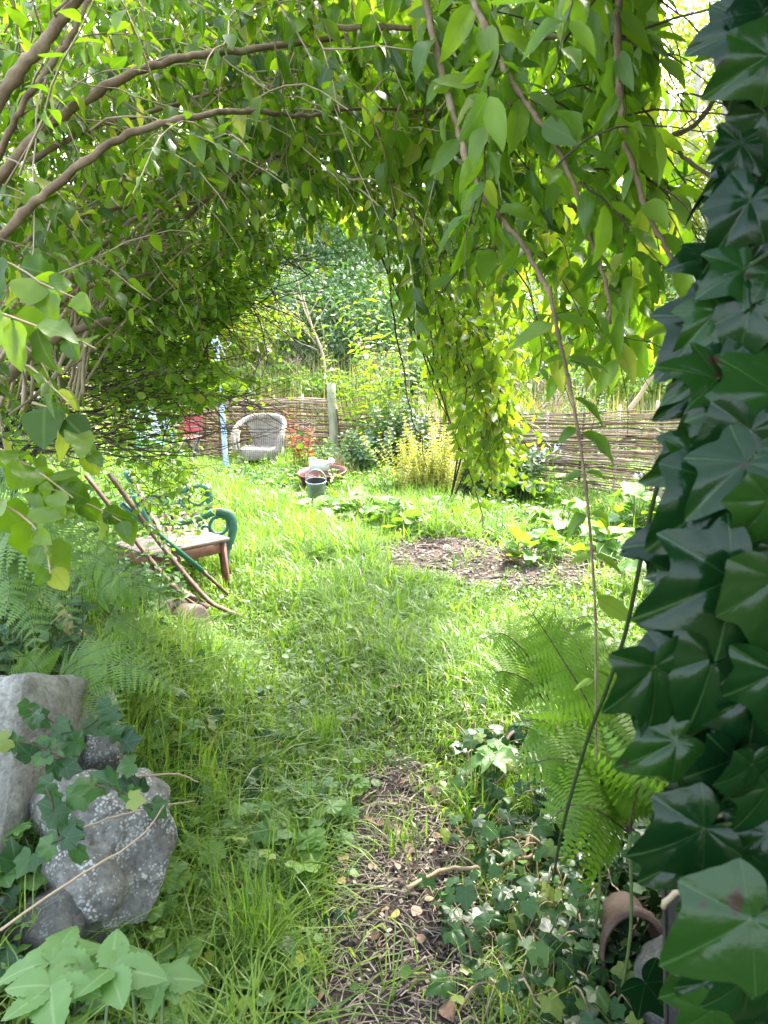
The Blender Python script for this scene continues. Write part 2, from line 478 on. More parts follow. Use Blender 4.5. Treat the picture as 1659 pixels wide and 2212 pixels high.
M['whiteplastic'] = surf('white_plastic', [(0.25, (.42, .47, .45)), (.7, (.58, .63, .6))], 5, 3, .35, .1, .002)
M['redpot'] = surf('maroon_plastic', [(0.25, (.07, .010, .009)), (.7, (.13, .02, .016))], 8, 3, .45, .1, .002)
M['bucket'] = surf('grey_metal_bucket', [(0.25, (.22, .26, .28)), (.7, (.38, .42, .45))], 12, 4, .35, .2, .002, metal=.5)
M['darkin'] = surf('bucket_inside', [(0.25, (.01, .012, .012)), (.7, (.03, .032, .03))], 8, 3, .6, .1, .002)
M['redpaint'] = surf('red_chair_paint', [(0.25, (.35, .05, .06)), (.7, (.5, .10, .10))], 8, 3, .5, .1, .002)
M['blackmetal'] = surf('black_metal', [(0.25, (.015, .02, .025)), (.7, (.04, .05, .06))], 8, 3, .4, .1, .002)
M['greenpaint'] = surf('green_chair_paint', [(0.25, (.05, .22, .14)), (.7, (.10, .32, .22))], 8, 3, .5, .2, .002)
M['greycloth'] = surf('pale_chair_cloth', [(0.25, (.26, .34, .34)), (.7, (.45, .52, .52))], 5, 3, .8, .2, .002)
M['whiteroof'] = surf('white_shed', [(0.25, (.65, .66, .66)), (.7, (.8, .8, .8))], 5, 3, .5, .1, .002)
M['terracotta'] = surf('brown_clay', [(0.25, (.03, .016, .010)), (.5, (.065, .034, .022)), (.8, (.13, .085, .06))], 14, 5, .7, .4, .004, 50)


def wicker_mat():
    m, nt, out = newmat('wicker_weave')
    co = objc(nt)
    sx = nt.nodes.new('ShaderNodeSeparateXYZ'); nt.links.new(co, sx.inputs[0])
    # woven look: bands around the height crossed by uprights
    w1 = nt.nodes.new('ShaderNodeTexWave'); w1.bands_direction = 'Z'; w1.inputs['Scale'].default_value = 16; w1.inputs['Distortion'].default_value = 1.2; w1.inputs['Detail'].default_value = 2
    w2 = nt.nodes.new('ShaderNodeTexWave'); w2.bands_direction = 'X'; w2.inputs['Scale'].default_value = 11; w2.inputs['Distortion'].default_value = .8
    nt.links.new(co, w1.inputs[0]); nt.links.new(co, w2.inputs[0])
    mm = nt.nodes.new('ShaderNodeMath'); mm.operation = 'MULTIPLY'; nt.links.new(w1.outputs['Fac'], mm.inputs[0]); nt.links.new(w2.outputs['Fac'], mm.inputs[1])
    n = noise(nt, 10, 4, .6, co)
    f = mixf(nt, .5, mm.outputs[0], n)
    c = ramp(nt, f, [(.15, (.12, .10, .075)), (.4, (.36, .31, .25)), (.75, (.56, .50, .42))])
    p = nt.nodes.new('ShaderNodeBsdfPrincipled'); p.inputs['Roughness'].default_value = .75
    nt.links.new(c, p.inputs['Base Color']); nt.links.new(bump(nt, mm.outputs[0], .9, .012), p.inputs['Normal'])
    nt.links.new(p.outputs[0], out.inputs[0]); return m


M['wicker'] = wicker_mat()


def stone_mat(name, base, lichen):
    m, nt, out = newmat(name)
    co = objc(nt)
    n1 = noise(nt, 5, 8, .7, co); n2 = noise(nt, 55, 4, .7, co); n3 = noise(nt, 16, 5, .65, co, .6)
    c = ramp(nt, n1, base)
    c = mixc(nt, .8, c, ramp(nt, n2, [(.3, (.45, .43, .4)), (.5, (1, 1, 1)), (.72, (1.5, 1.5, 1.45))]), 'MULTIPLY')
    mr = nt.nodes.new('ShaderNodeMapRange'); mr.inputs[1].default_value = .58 - .1 * lichen; mr.inputs[2].default_value = .66 - .1 * lichen
    nt.links.new(n3, mr.inputs[0])
    vo = nt.nodes.new('ShaderNodeTexVoronoi'); vo.inputs['Scale'].default_value = 120; nt.links.new(co, vo.inputs[0])
    vr = nt.nodes.new('ShaderNodeMapRange'); vr.inputs[1].default_value = .52; vr.inputs[2].default_value = .30; nt.links.new(vo.outputs['Distance'], vr.inputs[0])
    mu = nt.nodes.new('ShaderNodeMath'); mu.operation = 'MULTIPLY'; nt.links.new(mr.outputs[0], mu.inputs[0]); nt.links.new(vr.outputs[0], mu.inputs[1])
    mu2 = nt.nodes.new('ShaderNodeMath'); mu2.operation = 'MULTIPLY'; mu2.inputs[1].default_value = min(1, lichen) * .5; nt.links.new(mu.outputs[0], mu2.inputs[0])
    c = mixc(nt, mu2.outputs[0], c, (.62, .64, .6))
    p = nt.nodes.new('ShaderNodeBsdfPrincipled'); p.inputs['Roughness'].default_value = .85
    nt.links.new(c, p.inputs['Base Color'])
    hh = mixf(nt, .4, n1, n2)
    nt.links.new(bump(nt, hh, .9, .02), p.inputs['Normal'])
    nt.links.new(p.outputs[0], out.inputs[0]); return m


M['granite'] = stone_mat('granite', [(.3, (.10, .098, .078)), (.5, (.18, .175, .148)), (.7, (.29, .285, .25))], .35)
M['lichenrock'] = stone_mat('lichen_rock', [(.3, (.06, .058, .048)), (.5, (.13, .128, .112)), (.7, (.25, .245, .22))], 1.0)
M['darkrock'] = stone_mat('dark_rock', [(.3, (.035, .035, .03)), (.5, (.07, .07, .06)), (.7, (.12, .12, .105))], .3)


def ground_mat(name, stops, sc=3):
    m, nt, out = newmat(name)
    co = objc(nt)
    n1 = noise(nt, sc, 8, .7, co); n2 = noise(nt, 40, 6, .75, co)
    c = ramp(nt, mixf(nt, .5, n1, n2), stops)
    p = nt.nodes.new('ShaderNodeBsdfPrincipled'); p.inputs['Roughness'].default_value = .95; p.inputs['Specular IOR Level'].default_value = .2
    nt.links.new(c, p.inputs['Base Color'])
    nt.links.new(bump(nt, n2, 1.0, .03), p.inputs['Normal'])
    nt.links.new(p.outputs[0], out.inputs[0]); return m


M['earth'] = ground_mat('earth_under_grass', [(.35, (.045, .06, .018)), (.5, (.07, .085, .028)), (.65, (.10, .10, .045))])
M['soil'] = ground_mat('dark_soil', [(.35, (.035, .026, .022)), (.5, (.075, .058, .05)), (.65, (.14, .115, .10))], 9)
M['mulch'] = ground_mat('mulch_soil', [(.35, (.06, .042, .032)), (.5, (.14, .105, .085)), (.65, (.25, .20, .165))], 9)
M['chip'] = surf('chips', [(0.1, (.04, .028, .022)), (.4, (.10, .075, .06)), (.7, (.24, .19, .15)), (.95, (.42, .36, .29))], 20, 3, .85, .3, .002, use_rnd=.75)

exec_order = []
# ------------------------------------------------------------------ SETTING
def axis_coords(lo, hi, step, far):
    a = list(np.arange(lo, hi + 1e-6, step)); g = step
    x = hi
    while x < far: g *= 1.35; x += g; a.append(x)
    x = lo; g = step; b = []
    while x > -far: g *= 1.35; x -= g; b.append(x)
    return np.array(b[::-1] + a)


def build_ground():
    xs = axis_coords(-4, 4.5, .06, 300); ys = axis_coords(-1, 13, .06, 300)
    X, Y = np.meshgrid(xs, ys)
    Z = H(X, Y) + rng.normal(0, .004, X.shape)
    nx, ny = len(xs), len(ys)
    v = np.stack([X, Y, Z], -1).reshape(-1, 3)
    i = (np.arange(ny - 1)[:, None] * nx + np.arange(nx - 1)[None]).ravel()
    q = np.stack([i, i + 1, i + nx + 1, i + nx], -1).ravel()
    b = Buf(); b.add(v, q, [4] * len(i))
    tag(b.build('ground', M['earth']), kind='structure')


def sheet(name, mat, cx, cy, rx, ry, n=70, lift=.012, wob=.18, seed=0, ang=0.0):
    """irregular patch draped over the ground"""
    v = [(cx, cy, float(H(cx, cy)) + lift)]; loops = []; sizes = []
    rings = 22
    for r in range(1, rings + 1):
        for j in range(n):
            a = 2 * math.pi * j / n
            w = 1 + wob * (math.sin(3 * a + seed) * .5 + math.sin(5 * a + 2 * seed) * .35 + math.sin(11 * a + seed) * .2)
            f = r / rings
            x0, y0 = rx * w * f * math.cos(a), ry * w * f * math.sin(a)
            x = cx + x0 * math.cos(ang) - y0 * math.sin(ang); y = cy + x0 * math.sin(ang) + y0 * math.cos(ang)
            e = 1 - f ** 6
            z = float(H(x, y)) + lift * (1 if f < .98 else -2) + e * random.uniform(0, .022)
            v.append((x, y, z))
    for j in range(n):
        k = (j + 1) % n
        loops += [0, 1 + j, 1 + k]; sizes.append(3)
        for r in range(rings - 1):
            a = 1 + r * n; loops += [a + j, a + n + j, a + n + k, a + k]; sizes.append(4)
    b = Buf(); b.add(np.array(v), loops, sizes)
    return tag(b.build(name, mat), kind='structure')


build_ground()
pc = G(1090, 1215)
PATCH = (pc[0], pc[1], 1.15, 0.62, -0.25)
sheet('soil_patch', M['mulch'], PATCH[0], PATCH[1], PATCH[2], PATCH[3], seed=1.3, ang=PATCH[4])
PATH = (0.04, 1.86, .23, .90, -.03)
sheet('path', M['soil'], PATH[0], PATH[1], PATH[2], PATH[3], seed=2.1)


def in_patch(x, y, P_, k=1.0):
    dx = x - P_[0]; dy = y - P_[1]; c, s = math.cos(-P_[4]), math.sin(-P_[4])
    return ((dx * c - dy * s) / (P_[2] * k)) ** 2 + ((dx * s + dy * c) / (P_[3] * k)) ** 2


# ------------------------------------------------------------------ GRASS (stuff)
def blades(name, pts, length, width, lean, mat, rnds=None, dirs=None, seg=3):
    k = len(pts)
    a = rng.uniform(0, 2 * math.pi, k) if dirs is None else dirs
    d = np.stack([np.cos(a), np.sin(a), np.zeros(k)], -1)
    sa = a + math.pi / 2 + rng.normal(0, .5, k)
    sd = np.stack([np.cos(sa), np.sin(sa), np.zeros(k)], -1)
    rows = seg + 1
    V = []
    for r in range(rows):
        t = r / seg
        hgt = length * (t - .55 * np.minimum(lean, 1.3) * t ** 2.2)
        out = length * lean * t ** 1.8 * .75
        c = pts + d * out[:, None]; c[:, 2] = pts[:, 2] + hgt
        w = width * (1 - t ** 1.7) * .5 + .0002
        if r < rows - 1:
            V += [c - sd * w[:, None], c + sd * w[:, None]]
        else:
            V.append(c)
    V = np.stack(V, 1)
    nv = V.shape[1]
    tl = []; ts = []
    for r in range(seg - 1):
        q = 2 * r; tl += [q, q + 1, q + 3, q + 2]; ts.append(4)
    q = 2 * (seg - 1); tl += [q, q + 1, q + 2]; ts.append(3)
    off = np.arange(k)[:, None] * nv
    rr = rng.random(k) if rnds is None else rnds
    b = Buf(); b.add(V.reshape(-1, 3), (np.array(tl)[None] + off).ravel(), np.tile(ts, k), np.repeat(rr, nv))
    return b.build(name, mat)


def field_points(n, y0, y1, xl, xr):
    y = y0 + (y1 - y0) * rng.random(n) ** .9
    x = rng.uniform(xl, xr, n)
    return x, y


def visible(x, y, m=120):
    px, py, d = proj(np.stack([x, y, H(x, y) + .05], -1))
    return (px > -m) & (px < 1659 + m) & (py < 2212 + 3 * m)


def lawn():
    nt_ = 5200
    # tufts in view, in proportion to how near they are
    tx = rng.uniform(-4.5, 4.6, nt_ * 6); ty = rng.uniform(1.2, 11.6, nt_ * 6)
    keep = visible(tx, ty)
    dens = np.clip(3.9 / ty, .42, 1.5)
    dens = dens * np.where(in_patch(tx, ty, PATCH, .98) < 1, .05, 1)
    dens = dens * np.where(in_patch(tx, ty, PATH, .95) < 1, .05, 1)
    dens = dens * np.where((tx < -.75 + .1 * np.sin(ty * 3)) & (ty < 2.4), .15, 1)
    dens = dens * np.where((tx > .75) & (ty < 3.0), .12, 1) * np.where((ty < 2.4) & (tx > .42), .25, 1)
    dens = dens * np.where(ty < 1.9, .75, 1)
    keep &= rng.random(len(tx)) < dens
    tx, ty = tx[keep], ty[keep]
    per = 16
    k = len(tx) * per
    ti = np.repeat(np.arange(len(tx)), per)
    spread = np.repeat(rng.uniform(.02, .09, len(tx)), per)
    x = tx[ti] + rng.normal(0, 1, k) * spread; y = ty[ti] + rng.normal(0, 1, k) * spread
    pts = np.stack([x, y, H(x, y) - .004], -1)
    tall = rng.uniform(.5, 1.5, len(tx)) * (1 + .5 * np.sin(tx * 3.1 + ty * 1.7)) * np.where((ty > 2.6) & (ty < 5) & (tx > -.2), .75, 1)
    tall *= np.where((ty > 5.5) & (tx < .6), 1.7, 1)
    length = np.clip(np.repeat(tall, per) * rng.uniform(.6, 1.35, k) * .150, .035, .36)
    lean = np.clip(rng.normal(.95, .42, k), .1, 1.9)
    ta = np.repeat(rng.uniform(0, 6.28, len(tx)), per) + rng.normal(0, .9, k)
    tr = np.clip(np.repeat(rng.random(len(tx)), per) * .75 + rng.random(k) * .25, 0, 1)
    o = blades('lawn_grass', pts, length, rng.uniform(.0036, .0095, k) * np.clip(.75 + y / 8, .95, 1.9), lean, M['grass'], tr, ta)
    tag(o, 'long uncut green grass covering the clearing between path and fence', 'grass', kind='stuff')
    # small clover-like leaves among the grass
    n = 26000
    x = rng.uniform(-4, 4.3, n); y = 1.3 + 10 * rng.random(n)
    cl = np.sin(x * 4.1 + 1) * np.sin(y * 3.3) + rng.normal(0, .5, n)
    k = visible(x, y) & (cl > -.2) & (rng.random(n) < np.clip(4 / y, .3, 1)) & ((in_patch(x, y, PATCH) > 1) | (rng.random(n) < .4)) & ((in_patch(x, y, PATH) > 1) | (rng.random(n) < .12))
    x, y = x[k], y[k]; k = len(x)
    z = H(x, y) + rng.uniform(.01, .11, k)
    a = rng.uniform(0, 6.28, k)
    L = Leaves(); L.add_many(np.stack([x, y, z], -1), np.stack([np.cos(a), np.sin(a), rng.uniform(-.2, .5, k)], -1), np.stack([rng.normal(0, .35, k), rng.normal(0, .35, k), np.ones(k)], -1), rng.uniform(.018, .042, k))
    tag(L.build('ground_cover', T_ROUND, M['weed']), 'small round weed leaves growing low through the grass', 'ground cover', kind='stuff')


lawn()


def debris():
    b = Buf()
    spots = []
    for _ in range(5600):
        a = random.uniform(0, 6.28); r = math.sqrt(random.random()) * 1.05
        if random.random() < .5: Q = PATCH
        else: Q = PATH
        x0, y0 = Q[2] * r * math.cos(a), Q[3] * r * math.sin(a)
        x = Q[0] + x0 * math.cos(Q[4]) - y0 * math.sin(Q[4]); y = Q[1] + x0 * math.sin(Q[4]) + y0 * math.cos(Q[4])
        spots.append((x, y, Q is PATH))
    for _ in range(500):
        spots.append((random.uniform(.2, .9), random.uniform(1.3, 2.4), True))
    for x, y, near in spots:
        z = float(H(x, y)) + .022 + random.uniform(0, .012)
        a = random.uniform(0, 6.28)
        dd = np.array([math.cos(a), math.sin(a), random.uniform(-.12, .12)])
        if random.random() < (.75 if near else .35):
            L = random.uniform(.02, .09) if near else random.uniform(.05, .16)
            p = np.array([x, y, z])
            tube(b, [p, p + dd * L / 2 + [0, 0, .004], p + dd * L], random.uniform(.0008, .0022) * (1 if near else 2.2), 3, random.uniform(.45, 1) if near else random.random())
        else:
            s = random.uniform(.004, .012) * (1 if near else 1.5)
            box(b, (x, y, z), (s * 1.6, s, s * .35), rot_to(dd, norm([random.gauss(0, .4), random.gauss(0, .4), 1])), 0, random.random())
    tag(b.build('litter_debris', M['chip'], smooth=False), 'broken twigs, straw and wood chips scattered over bare soil', 'litter', kind='stuff')


debris()
# ------------------------------------------------------------------ WATTLE FENCE
FA = P(300, 1000, 11.4); FB = P(716, 1000, 11.3); FC = P(1105, 1000, 9.15); FD = P(1600, 1000, 7.45)
for q in (FA, FB, FC, FD): q[2] = float(H(q[0], q[1]))


def ztop(px, py, d): return P(px, py, d)[2]


TOPS = dict(A=ztop(300, 858, 11.4), B=ztop(716, 858, 11.3), B2=ztop(735, 885, 11.3), C=ztop(1105, 893, 9.15), D=ztop(1600, 872, 7.45))


def fence_panel(label, A, B, zA, zB, bow=0.0, dip=0.0):
    root = thing('wattle_fence_panel', label, 'fence panel', (A + B) / 2, group='woven wattle fence panels')
    L = np.linalg.norm((B - A)[:2]); ax = norm([B[0] - A[0], B[1] - A[1], 0]); nr = np.array([-ax[1], ax[0], 0])
    ns = max(3, int(round(L / .42)))
    sp = L / ns

    def base(s):
        t = s / L
        p = A + ax * s + nr * bow * math.sin(math.pi * t)
        return np.array([p[0], p[1], float(H(p[0], p[1]))])

    def top(s):
        t = s / L
        return zA + (zB - zA) * t - dip * math.sin(math.pi * min(1, t * 1.15)) + .012 * math.sin(s * 6)
    b = Buf()
    rows = int((0.5 * (zA + zB) - A[2]) / .0195)
    for r in range(rows):
        f = (r + .4) / rows
        s = -random.uniform(0, .25)
        while s < L:
            ln = random.uniform(1.1, 2.6); e = min(L + random.uniform(0, .08), s + ln)
            if e - s < .2: break
            n = max(3, int((e - s) / (sp / 3)))
            pts = []; ph = random.random() * 6; j1 = random.gauss(0, .004); sl = random.gauss(0, .008)
            for q in np.linspace(s, e, n):
                bb = base(min(max(q, 0), L) if 0 <= q <= L else q)
                zz = bb[2] + .02 + (top(min(max(q, 0), L)) - bb[2] - .02) * f
                off = .021 * math.cos(math.pi * q / sp) * (1 if r % 2 else -1)
                pts.append(np.array([bb[0], bb[1], zz]) + nr * (off + .004 * math.sin(q * 9 + ph)) + np.array([0, 0, .006 * math.sin(q * 5 + ph) + j1 + sl * (q - s - ln / 2) / ln * 2]))
            r0 = random.uniform(.0072, .0122)
            rad = np.linspace(r0, r0 * random.uniform(.5, .85), len(pts))
            if random.random() < .5: rad = rad[::-1]
            tube(b, pts, rad, 5, random.random() ** 1.1)
            s = e - random.uniform(0, .06)
    b.build('weave', M['rod'], root)
    for i in range(ns + 1):
        s = min(max(i * sp, .02), L - .02); q = base(s)
        hh = top(s) + random.choice([.02, .05, .09, .14]) * (1 if 0 < i < ns else .6)
        sb = Buf(); tl = random.gauss(0, .02)
        tube(sb, [[q[0], q[1], q[2] - .03], [q[0] + tl * .4, q[1], (q[2] + hh) / 2], [q[0] + tl, q[1], hh]], [.016, .015, .013], 6, random.random())
        sb.build('stake', M['rod'], root)
    return root


fence_panel('straight woven stick fence panel behind the wicker armchair', FA, FB, TOPS['A'], TOPS['B'])
fence_panel('lower sagging woven stick fence panel behind the yellow bush', FB + np.array([.12, -.05, 0]), FC, TOPS['B2'], TOPS['C'], .12, .06)
fence_panel('bright woven stick fence panel behind the pale blue flowers and bare soil', FC + np.array([.06, -.06, 0]), FD, TOPS['C'], TOPS['D'], -.08, 0)


def post(label, px, pyb, pyt, d, rad, lean=0.0):
    b = P(px, pyb, d); t = P(px, pyt, d); b[2] = float(H(b[0], b[1])) - .05
    bf = Buf()
    pts = catmull([b, b * .5 + t * .5 + [lean * .3, 0, 0], t + [lean, 0, 0]], 4)
    tube(bf, pts, np.linspace(rad * 1.05, rad * .92, len(pts)), 9)
    o = bf.build('fence_post', M['post'])
    tag(o, label, 'post', 'weathered posts of the woven fence')
    return o


post('mossy weathered post at the fence end beside the red slatted chair', 424, 1000, 845, 11.15, .062, -.06)
post('grey pointed post between the tall and the sagging fence panel', 722, 1000, 828, 11.1, .068, -.05)
post('slim pale post at the right end of the bright fence panel, by the ivy trunk', 1432, 1000, 868, 7.85, .028)

# ------------------------------------------------------------------ POLE
pb = Buf()
b0 = P(489, 1000, 9.9); b0[2] = float(H(b0[0], b0[1])) - .05
t0 = P(463, 712, 9.9)
tube(pb, catmull([b0, (b0 + t0) / 2 + [0.012, 0, 0], t0], 5), .034, 12)
root = thing('clothes_pole', 'tall blue-grey metal pole leaning slightly in front of the woven fence', 'pole', b0)
pb.build('shaft', M['bluepole'], root)
kb = Buf()
kc = P(466, 745, 9.9)
for k in range(3):
    a = np.linspace(0, 2 * math.pi, 17)
    kp = np.stack([kc[0] + .05 * np.cos(a), kc[1] + .05 * np.sin(a), kc[2] + .012 * k + .012 * np.sin(a * 2 + k)], -1)
    tube(kb, kp, .007, 5)
tube(kb, catmull([kc + [.05, -.02, 0], kc + [.13, -.03, -.04], kc + [.2, -.02, .02], kc + [.15, -.02, .05], kc + [.07, -.03, .01], kc + [.12, -.04, -.14]], 5), .006, 5)
kb.build('cord', M['whiteplastic'], root)

# ------------------------------------------------------------------ WICKER ARMCHAIR
def wicker_chair():
    c = P(568, 1000, 10.75); z0 = float(H(c[0], c[1])); loc = np.array([c[0], c[1], z0])
    root = thing('wicker_armchair', 'weathered grey wicker armchair with arched back standing at the woven fence', 'chair', loc)
    A = rz(R(-8))

    def W(p): return (np.asarray(p, float) @ A.T) * [1, 1, .86] + loc
    # hoop: rolled band from the front of one arm over the back to the other
    half = [(.30, -.26, .30), (.325, -.25, .42), (.345, -.20, .56), (.335, -.06, .67), (.29, .10, .745), (.19, .20, .80), (0, .24, .82)]
    hoop = catmull(half + [(-x, y, z) for x, y, z in half[-2::-1]], 5)
    hb = Buf(); tube(hb, W(hoop), .034, 8, flat=1.2)
    hb.build('rolled_arm_rim', M['wicker'], root)
    # back shell
    bb = Buf(); nu, nv = 17, 9
    g = []
    for i in range(nu):
        u = -1 + 2 * i / (nu - 1)
        topp = np.array([.27 * u, .23 - .10 * abs(u) ** 2.2, .80 - .055 * abs(u) ** 2.4])
        bot = np.array([.185 * u, .23 - .07 * u * u, .30])
        for j in range(nv):
            t = j / (nv - 1)
            p = bot * (1 - t) + topp * t; p[0] *= (1 - .10 * math.sin(math.pi * t)); p[1] += .03 * t
            g.append(p)
    g = np.array(g)
    for s_, off in ((1, 0), (-1, .022)):
        gg = g + np.array([0, off, 0])
        lo = []
        for i in range(nu - 1):
            for j in range(nv - 1):
                a = i * nv + j; q = [a, a + 1, a + nv + 1, a + nv]
                lo += q if s_ > 0 else q[::-1]
        bb.add(W(gg), lo, [4] * ((nu - 1) * (nv - 1)))
    # slim edge rolls closing the shell at both sides
    for s_ in (0, nu - 1):
        e = g[s_ * nv:(s_ + 1) * nv] + np.array([0, .011, 0]); tube(bb, W(e), .017, 6)
    bb.build('back', M['wicker'], root)
    # arm webs
    for sx in (-1, 1):
        w = Buf()
        outer = np.array([(.30, -.26, .30), (.325, -.25, .42), (.345, -.20, .56), (.33, -.10, .645)]); inner = outer.copy()
        inner = np.array([(.262, -.23, .30), (.272, -.22, .42), (.288, -.17, .52), (.30, -.08, .60)])
        pts = np.vstack([outer, inner]); pts[:, 0] *= sx
        lo = []
        for i in range(3): lo += [i, i + 1, i + 5, i + 4]
        w.add(W(pts), lo, [4] * 3); pts2 = pts + [0, .03, 0]; w.add(W(pts2), lo[::-1], [4] * 3)
        tube(w, W(catmull(pts[4:8], 4)), .02, 6)
        w.build('arm_front', M['wicker'], root)
    # seat with thick woven roll and apron
    sb = Buf()
    n = 28; ring = [(.29 * math.copysign(abs(math.cos(a)) ** .6, math.cos(a)), -.02 + .25 * math.copysign(abs(math.sin(a)) ** .7, math.sin(a))) for a in np.linspace(0, 2 * math.pi, n, endpoint=False)]
    lv = [(.96, .17), (1.0, .20), (1.02, .27), (1.0, .325), (.93, .345), (.0, .335)]
    v = []
    for k, z in lv:
        for x, y in ring: v.append((x * k, y * k, z + (.012 * math.sin(x * 9) if z < .18 else 0)))
    lo = []
    for r in range(len(lv) - 1):
        for j in range(n): lo += [r * n + j, r * n + (j + 1) % n, (r + 1) * n + (j + 1) % n, (r + 1) * n + j]
    sb.add(W(v), lo, [4] * ((len(lv) - 1) * n)); sb.build('seat', M['wicker'], root)
    for x, y in ((-.26, -.22), (.26, -.22), (-.2, .2), (.2, .2)):
        lb = Buf(); tube(lb, W([(x, y, -.02), (x, y, .22)]), [.018, .02], 8); lb.build('leg', M['wicker'], root)


wicker_chair()


# ------------------------------------------------------------------ RED SLATTED CHAIR and GREEN FOLDING CHAIR
def red_chair():
    c = P(398, 1000, 10.6); loc = rest(c[0], c[1]); A = rz(R(-18))
    root = thing('red_slatted_chair', 'small red slatted garden chair with black frame left of the mossy post', 'chair', loc)
    W = lambda p: (np.asarray(p, float) @ A.T) + loc
    for i in range(4):
        b = Buf(); box(b, W((0, .17 + .012 * i, .52 + .085 * i)), (.40, .018, .07), A, .004); b.build('back_slat', M['redpaint'], root)
    for i in range(5):
        b = Buf(); box(b, W((0, -.18 + .08 * i, .43)), (.42, .065, .018), A, .004); b.build('seat_slat', M['redpaint'], root)
    for x in (-.17, .17):
        b = Buf(); tube(b, W([(x, .23, .86), (x, .15, .42), (x, -.18, -.02)]), .012, 7); b.build('leg', M['blackmetal'], root)
        b = Buf(); tube(b, W([(x * .9, -.17, .42), (x * .9, .22, -.02)]), .012, 7); b.build('leg', M['blackmetal'], root)


def green_chair():
    c = P(345, 1020, 9.9); loc = rest(c[0], c[1]); A = rz(R(35))
    root = thing('green_folding_chair', 'green framed folding chair with pale grey cloth back behind the twigs', 'chair', loc)
    W = lambda p: (np.asarray(p, float) @ A.T) + loc
    n = 7; v = []
    for i in range(n):
        for j in range(n):
            u = -1 + 2 * i / (n - 1); t = j / (n - 1); v.append((.23 * u, .06 + .16 * t + .03 * (1 - u * u), .45 + .42 * t))
    lo = []
    for i in range(n - 1):
        for j in range(n - 1): a = i * n + j; lo += [a, a + 1, a + n + 1, a + n]
    b = Buf(); b.add(W(v), lo, [4] * (n - 1) ** 2); b.add(W(np.array(v) + [0, .012, 0]), lo[::-1], [4] * (n - 1) ** 2); b.build('backrest', M['greycloth'], root)
    b = Buf(); box(b, W((0, -.14, .43)), (.46, .42, .02), A, .006); b.build('seat', M['greenpaint'], root)
    for x in (-.25, .25):
        b = Buf(); box(b, W((x, .05, .44)), (.03, .05, .90), A @ np.array([[1, 0, 0], [0, math.cos(.33), math.sin(.33)], [0, -math.sin(.33), math.cos(.33)]]), .006); b.build('side_rail', M['rust'] if x > 0 else M['greenpaint'], root)
        b = Buf(); tube(b, W([(x * .9, -.30, -.02), (x * .9, .12, .52)]), .016, 7); b.build('leg', M['greenpaint'], root)


red_chair(); green_chair()


# ------------------------------------------------------------------ POTS, CAN, BUCKET
def lathe(buf, c, prof, n=32, A=np.eye(3), sq=1.0):
    v = []
    for r, z in prof:
        for j in range(n):
            a = 2 * math.pi * j / n; v.append((r * math.cos(a), r * sq * math.sin(a), z))
    lo = []
    for i in range(len(prof) - 1):
        for j in range(n): lo += [i * n + j, i * n + (j + 1) % n, (i + 1) * n + (j + 1) % n, (i + 1) * n + j]
    buf.add(np.asarray(v) @ A.T + c, lo, [4] * ((len(prof) - 1) * n))


def Rx(a): c, s = math.cos(a), math.sin(a); return np.array([[1, 0, 0], [0, c, -s], [0, s, c]])
def Ry(a): c, s = math.cos(a), math.sin(a); return np.array([[c, 0, s], [0, 1, 0], [-s, 0, c]])


TUB = P(698, 1040, 8.75); TUB = rest(TUB[0], TUB[1])
b = Buf(); lathe(b, TUB, [(.0, .02), (.20, .02), (.25, .20), (.275, .235), (.285, .235), (.285, .255), (.265, .255), (.24, .21), (.20, .12), (0, .11)], 36, Rx(R(6)) @ Ry(R(-3)))
tag(b.build('plastic_tub', M['redpot']), 'wide maroon plastic tub in the grass with a white watering can on it', 'tub')

root = thing('watering_can', 'white plastic watering can lying across the maroon tub', 'watering can', TUB + [0, 0, .26])
A = rz(R(-6)) @ Ry(R(90)) @ rz(R(0))
cc = TUB + np.array([-.045, -.03, .335])
b = Buf(); lathe(b, cc, [(0, -.16), (.072, -.16), (.088, -.15), (.092, .0), (.085, .12), (.062, .155), (.05, .16)], 28, A, .8); b.build('body', M['whiteplastic'], root)
b = Buf(); sp = np.array([.15, -.06, .03]); tube(b, catmull([cc + [.06, -.05, .0], cc + [.13, -.07, .04], cc + [.19, -.08, .085]], 5), np.linspace(.022, .014, 11), 10); b.build('spout', M['whiteplastic'], root)
b = Buf(); AA = rz(R(20)) @ Ry(R(55)); lathe(b, cc + [.185, -.085, .085], [(.012, -.03), (.05, 0.0), (.056, .012), (.05, .02), (0, .024)], 24, Rx(R(55)) @ Ry(R(25))); b.build('rose', M['whiteplastic'], root)
b = Buf(); tube(b, catmull([cc + [-.15, 0, .04], cc + [-.17, 0, .11], cc + [-.08, 0, .12], cc + [-.03, 0, .075]], 6), .012, 8); b.build('handle', M['whiteplastic'], root)
root.scale = (.72, .72, .72)

BK = P(684, 1078, 8.1); BK = rest(BK[0], BK[1])
root = thing('metal_bucket', 'open grey metal bucket with raised hoop handle standing in long grass', 'bucket', BK)
BA = Rx(R(10))
b = Buf(); lathe(b, BK, [(0, .0), (.085, .0), (.09, .01), (.125, .235), (.131, .24), (.131, .25), (.122, .25)], 32, BA); b.build('body', M['bucket'], root)
b = Buf(); lathe(b, BK, [(.120, .249), (.086, .02), (0, .018)], 32, BA); b.build('inside', M['darkin'], root)
a = np.linspace(0, math.pi, 22); hp = np.stack([.126 * np.cos(a), 0 * a + .02 * np.sin(a), .235 + .15 * np.sin(a)], -1) @ BA.T + BK
b = Buf(); tube(b, hp, .008, 8, ref=np.array([0, 1.0, 0])); b.build('handle', M['bucket'], root)
root.scale = (.85, .85, .85); root.location.z += .03


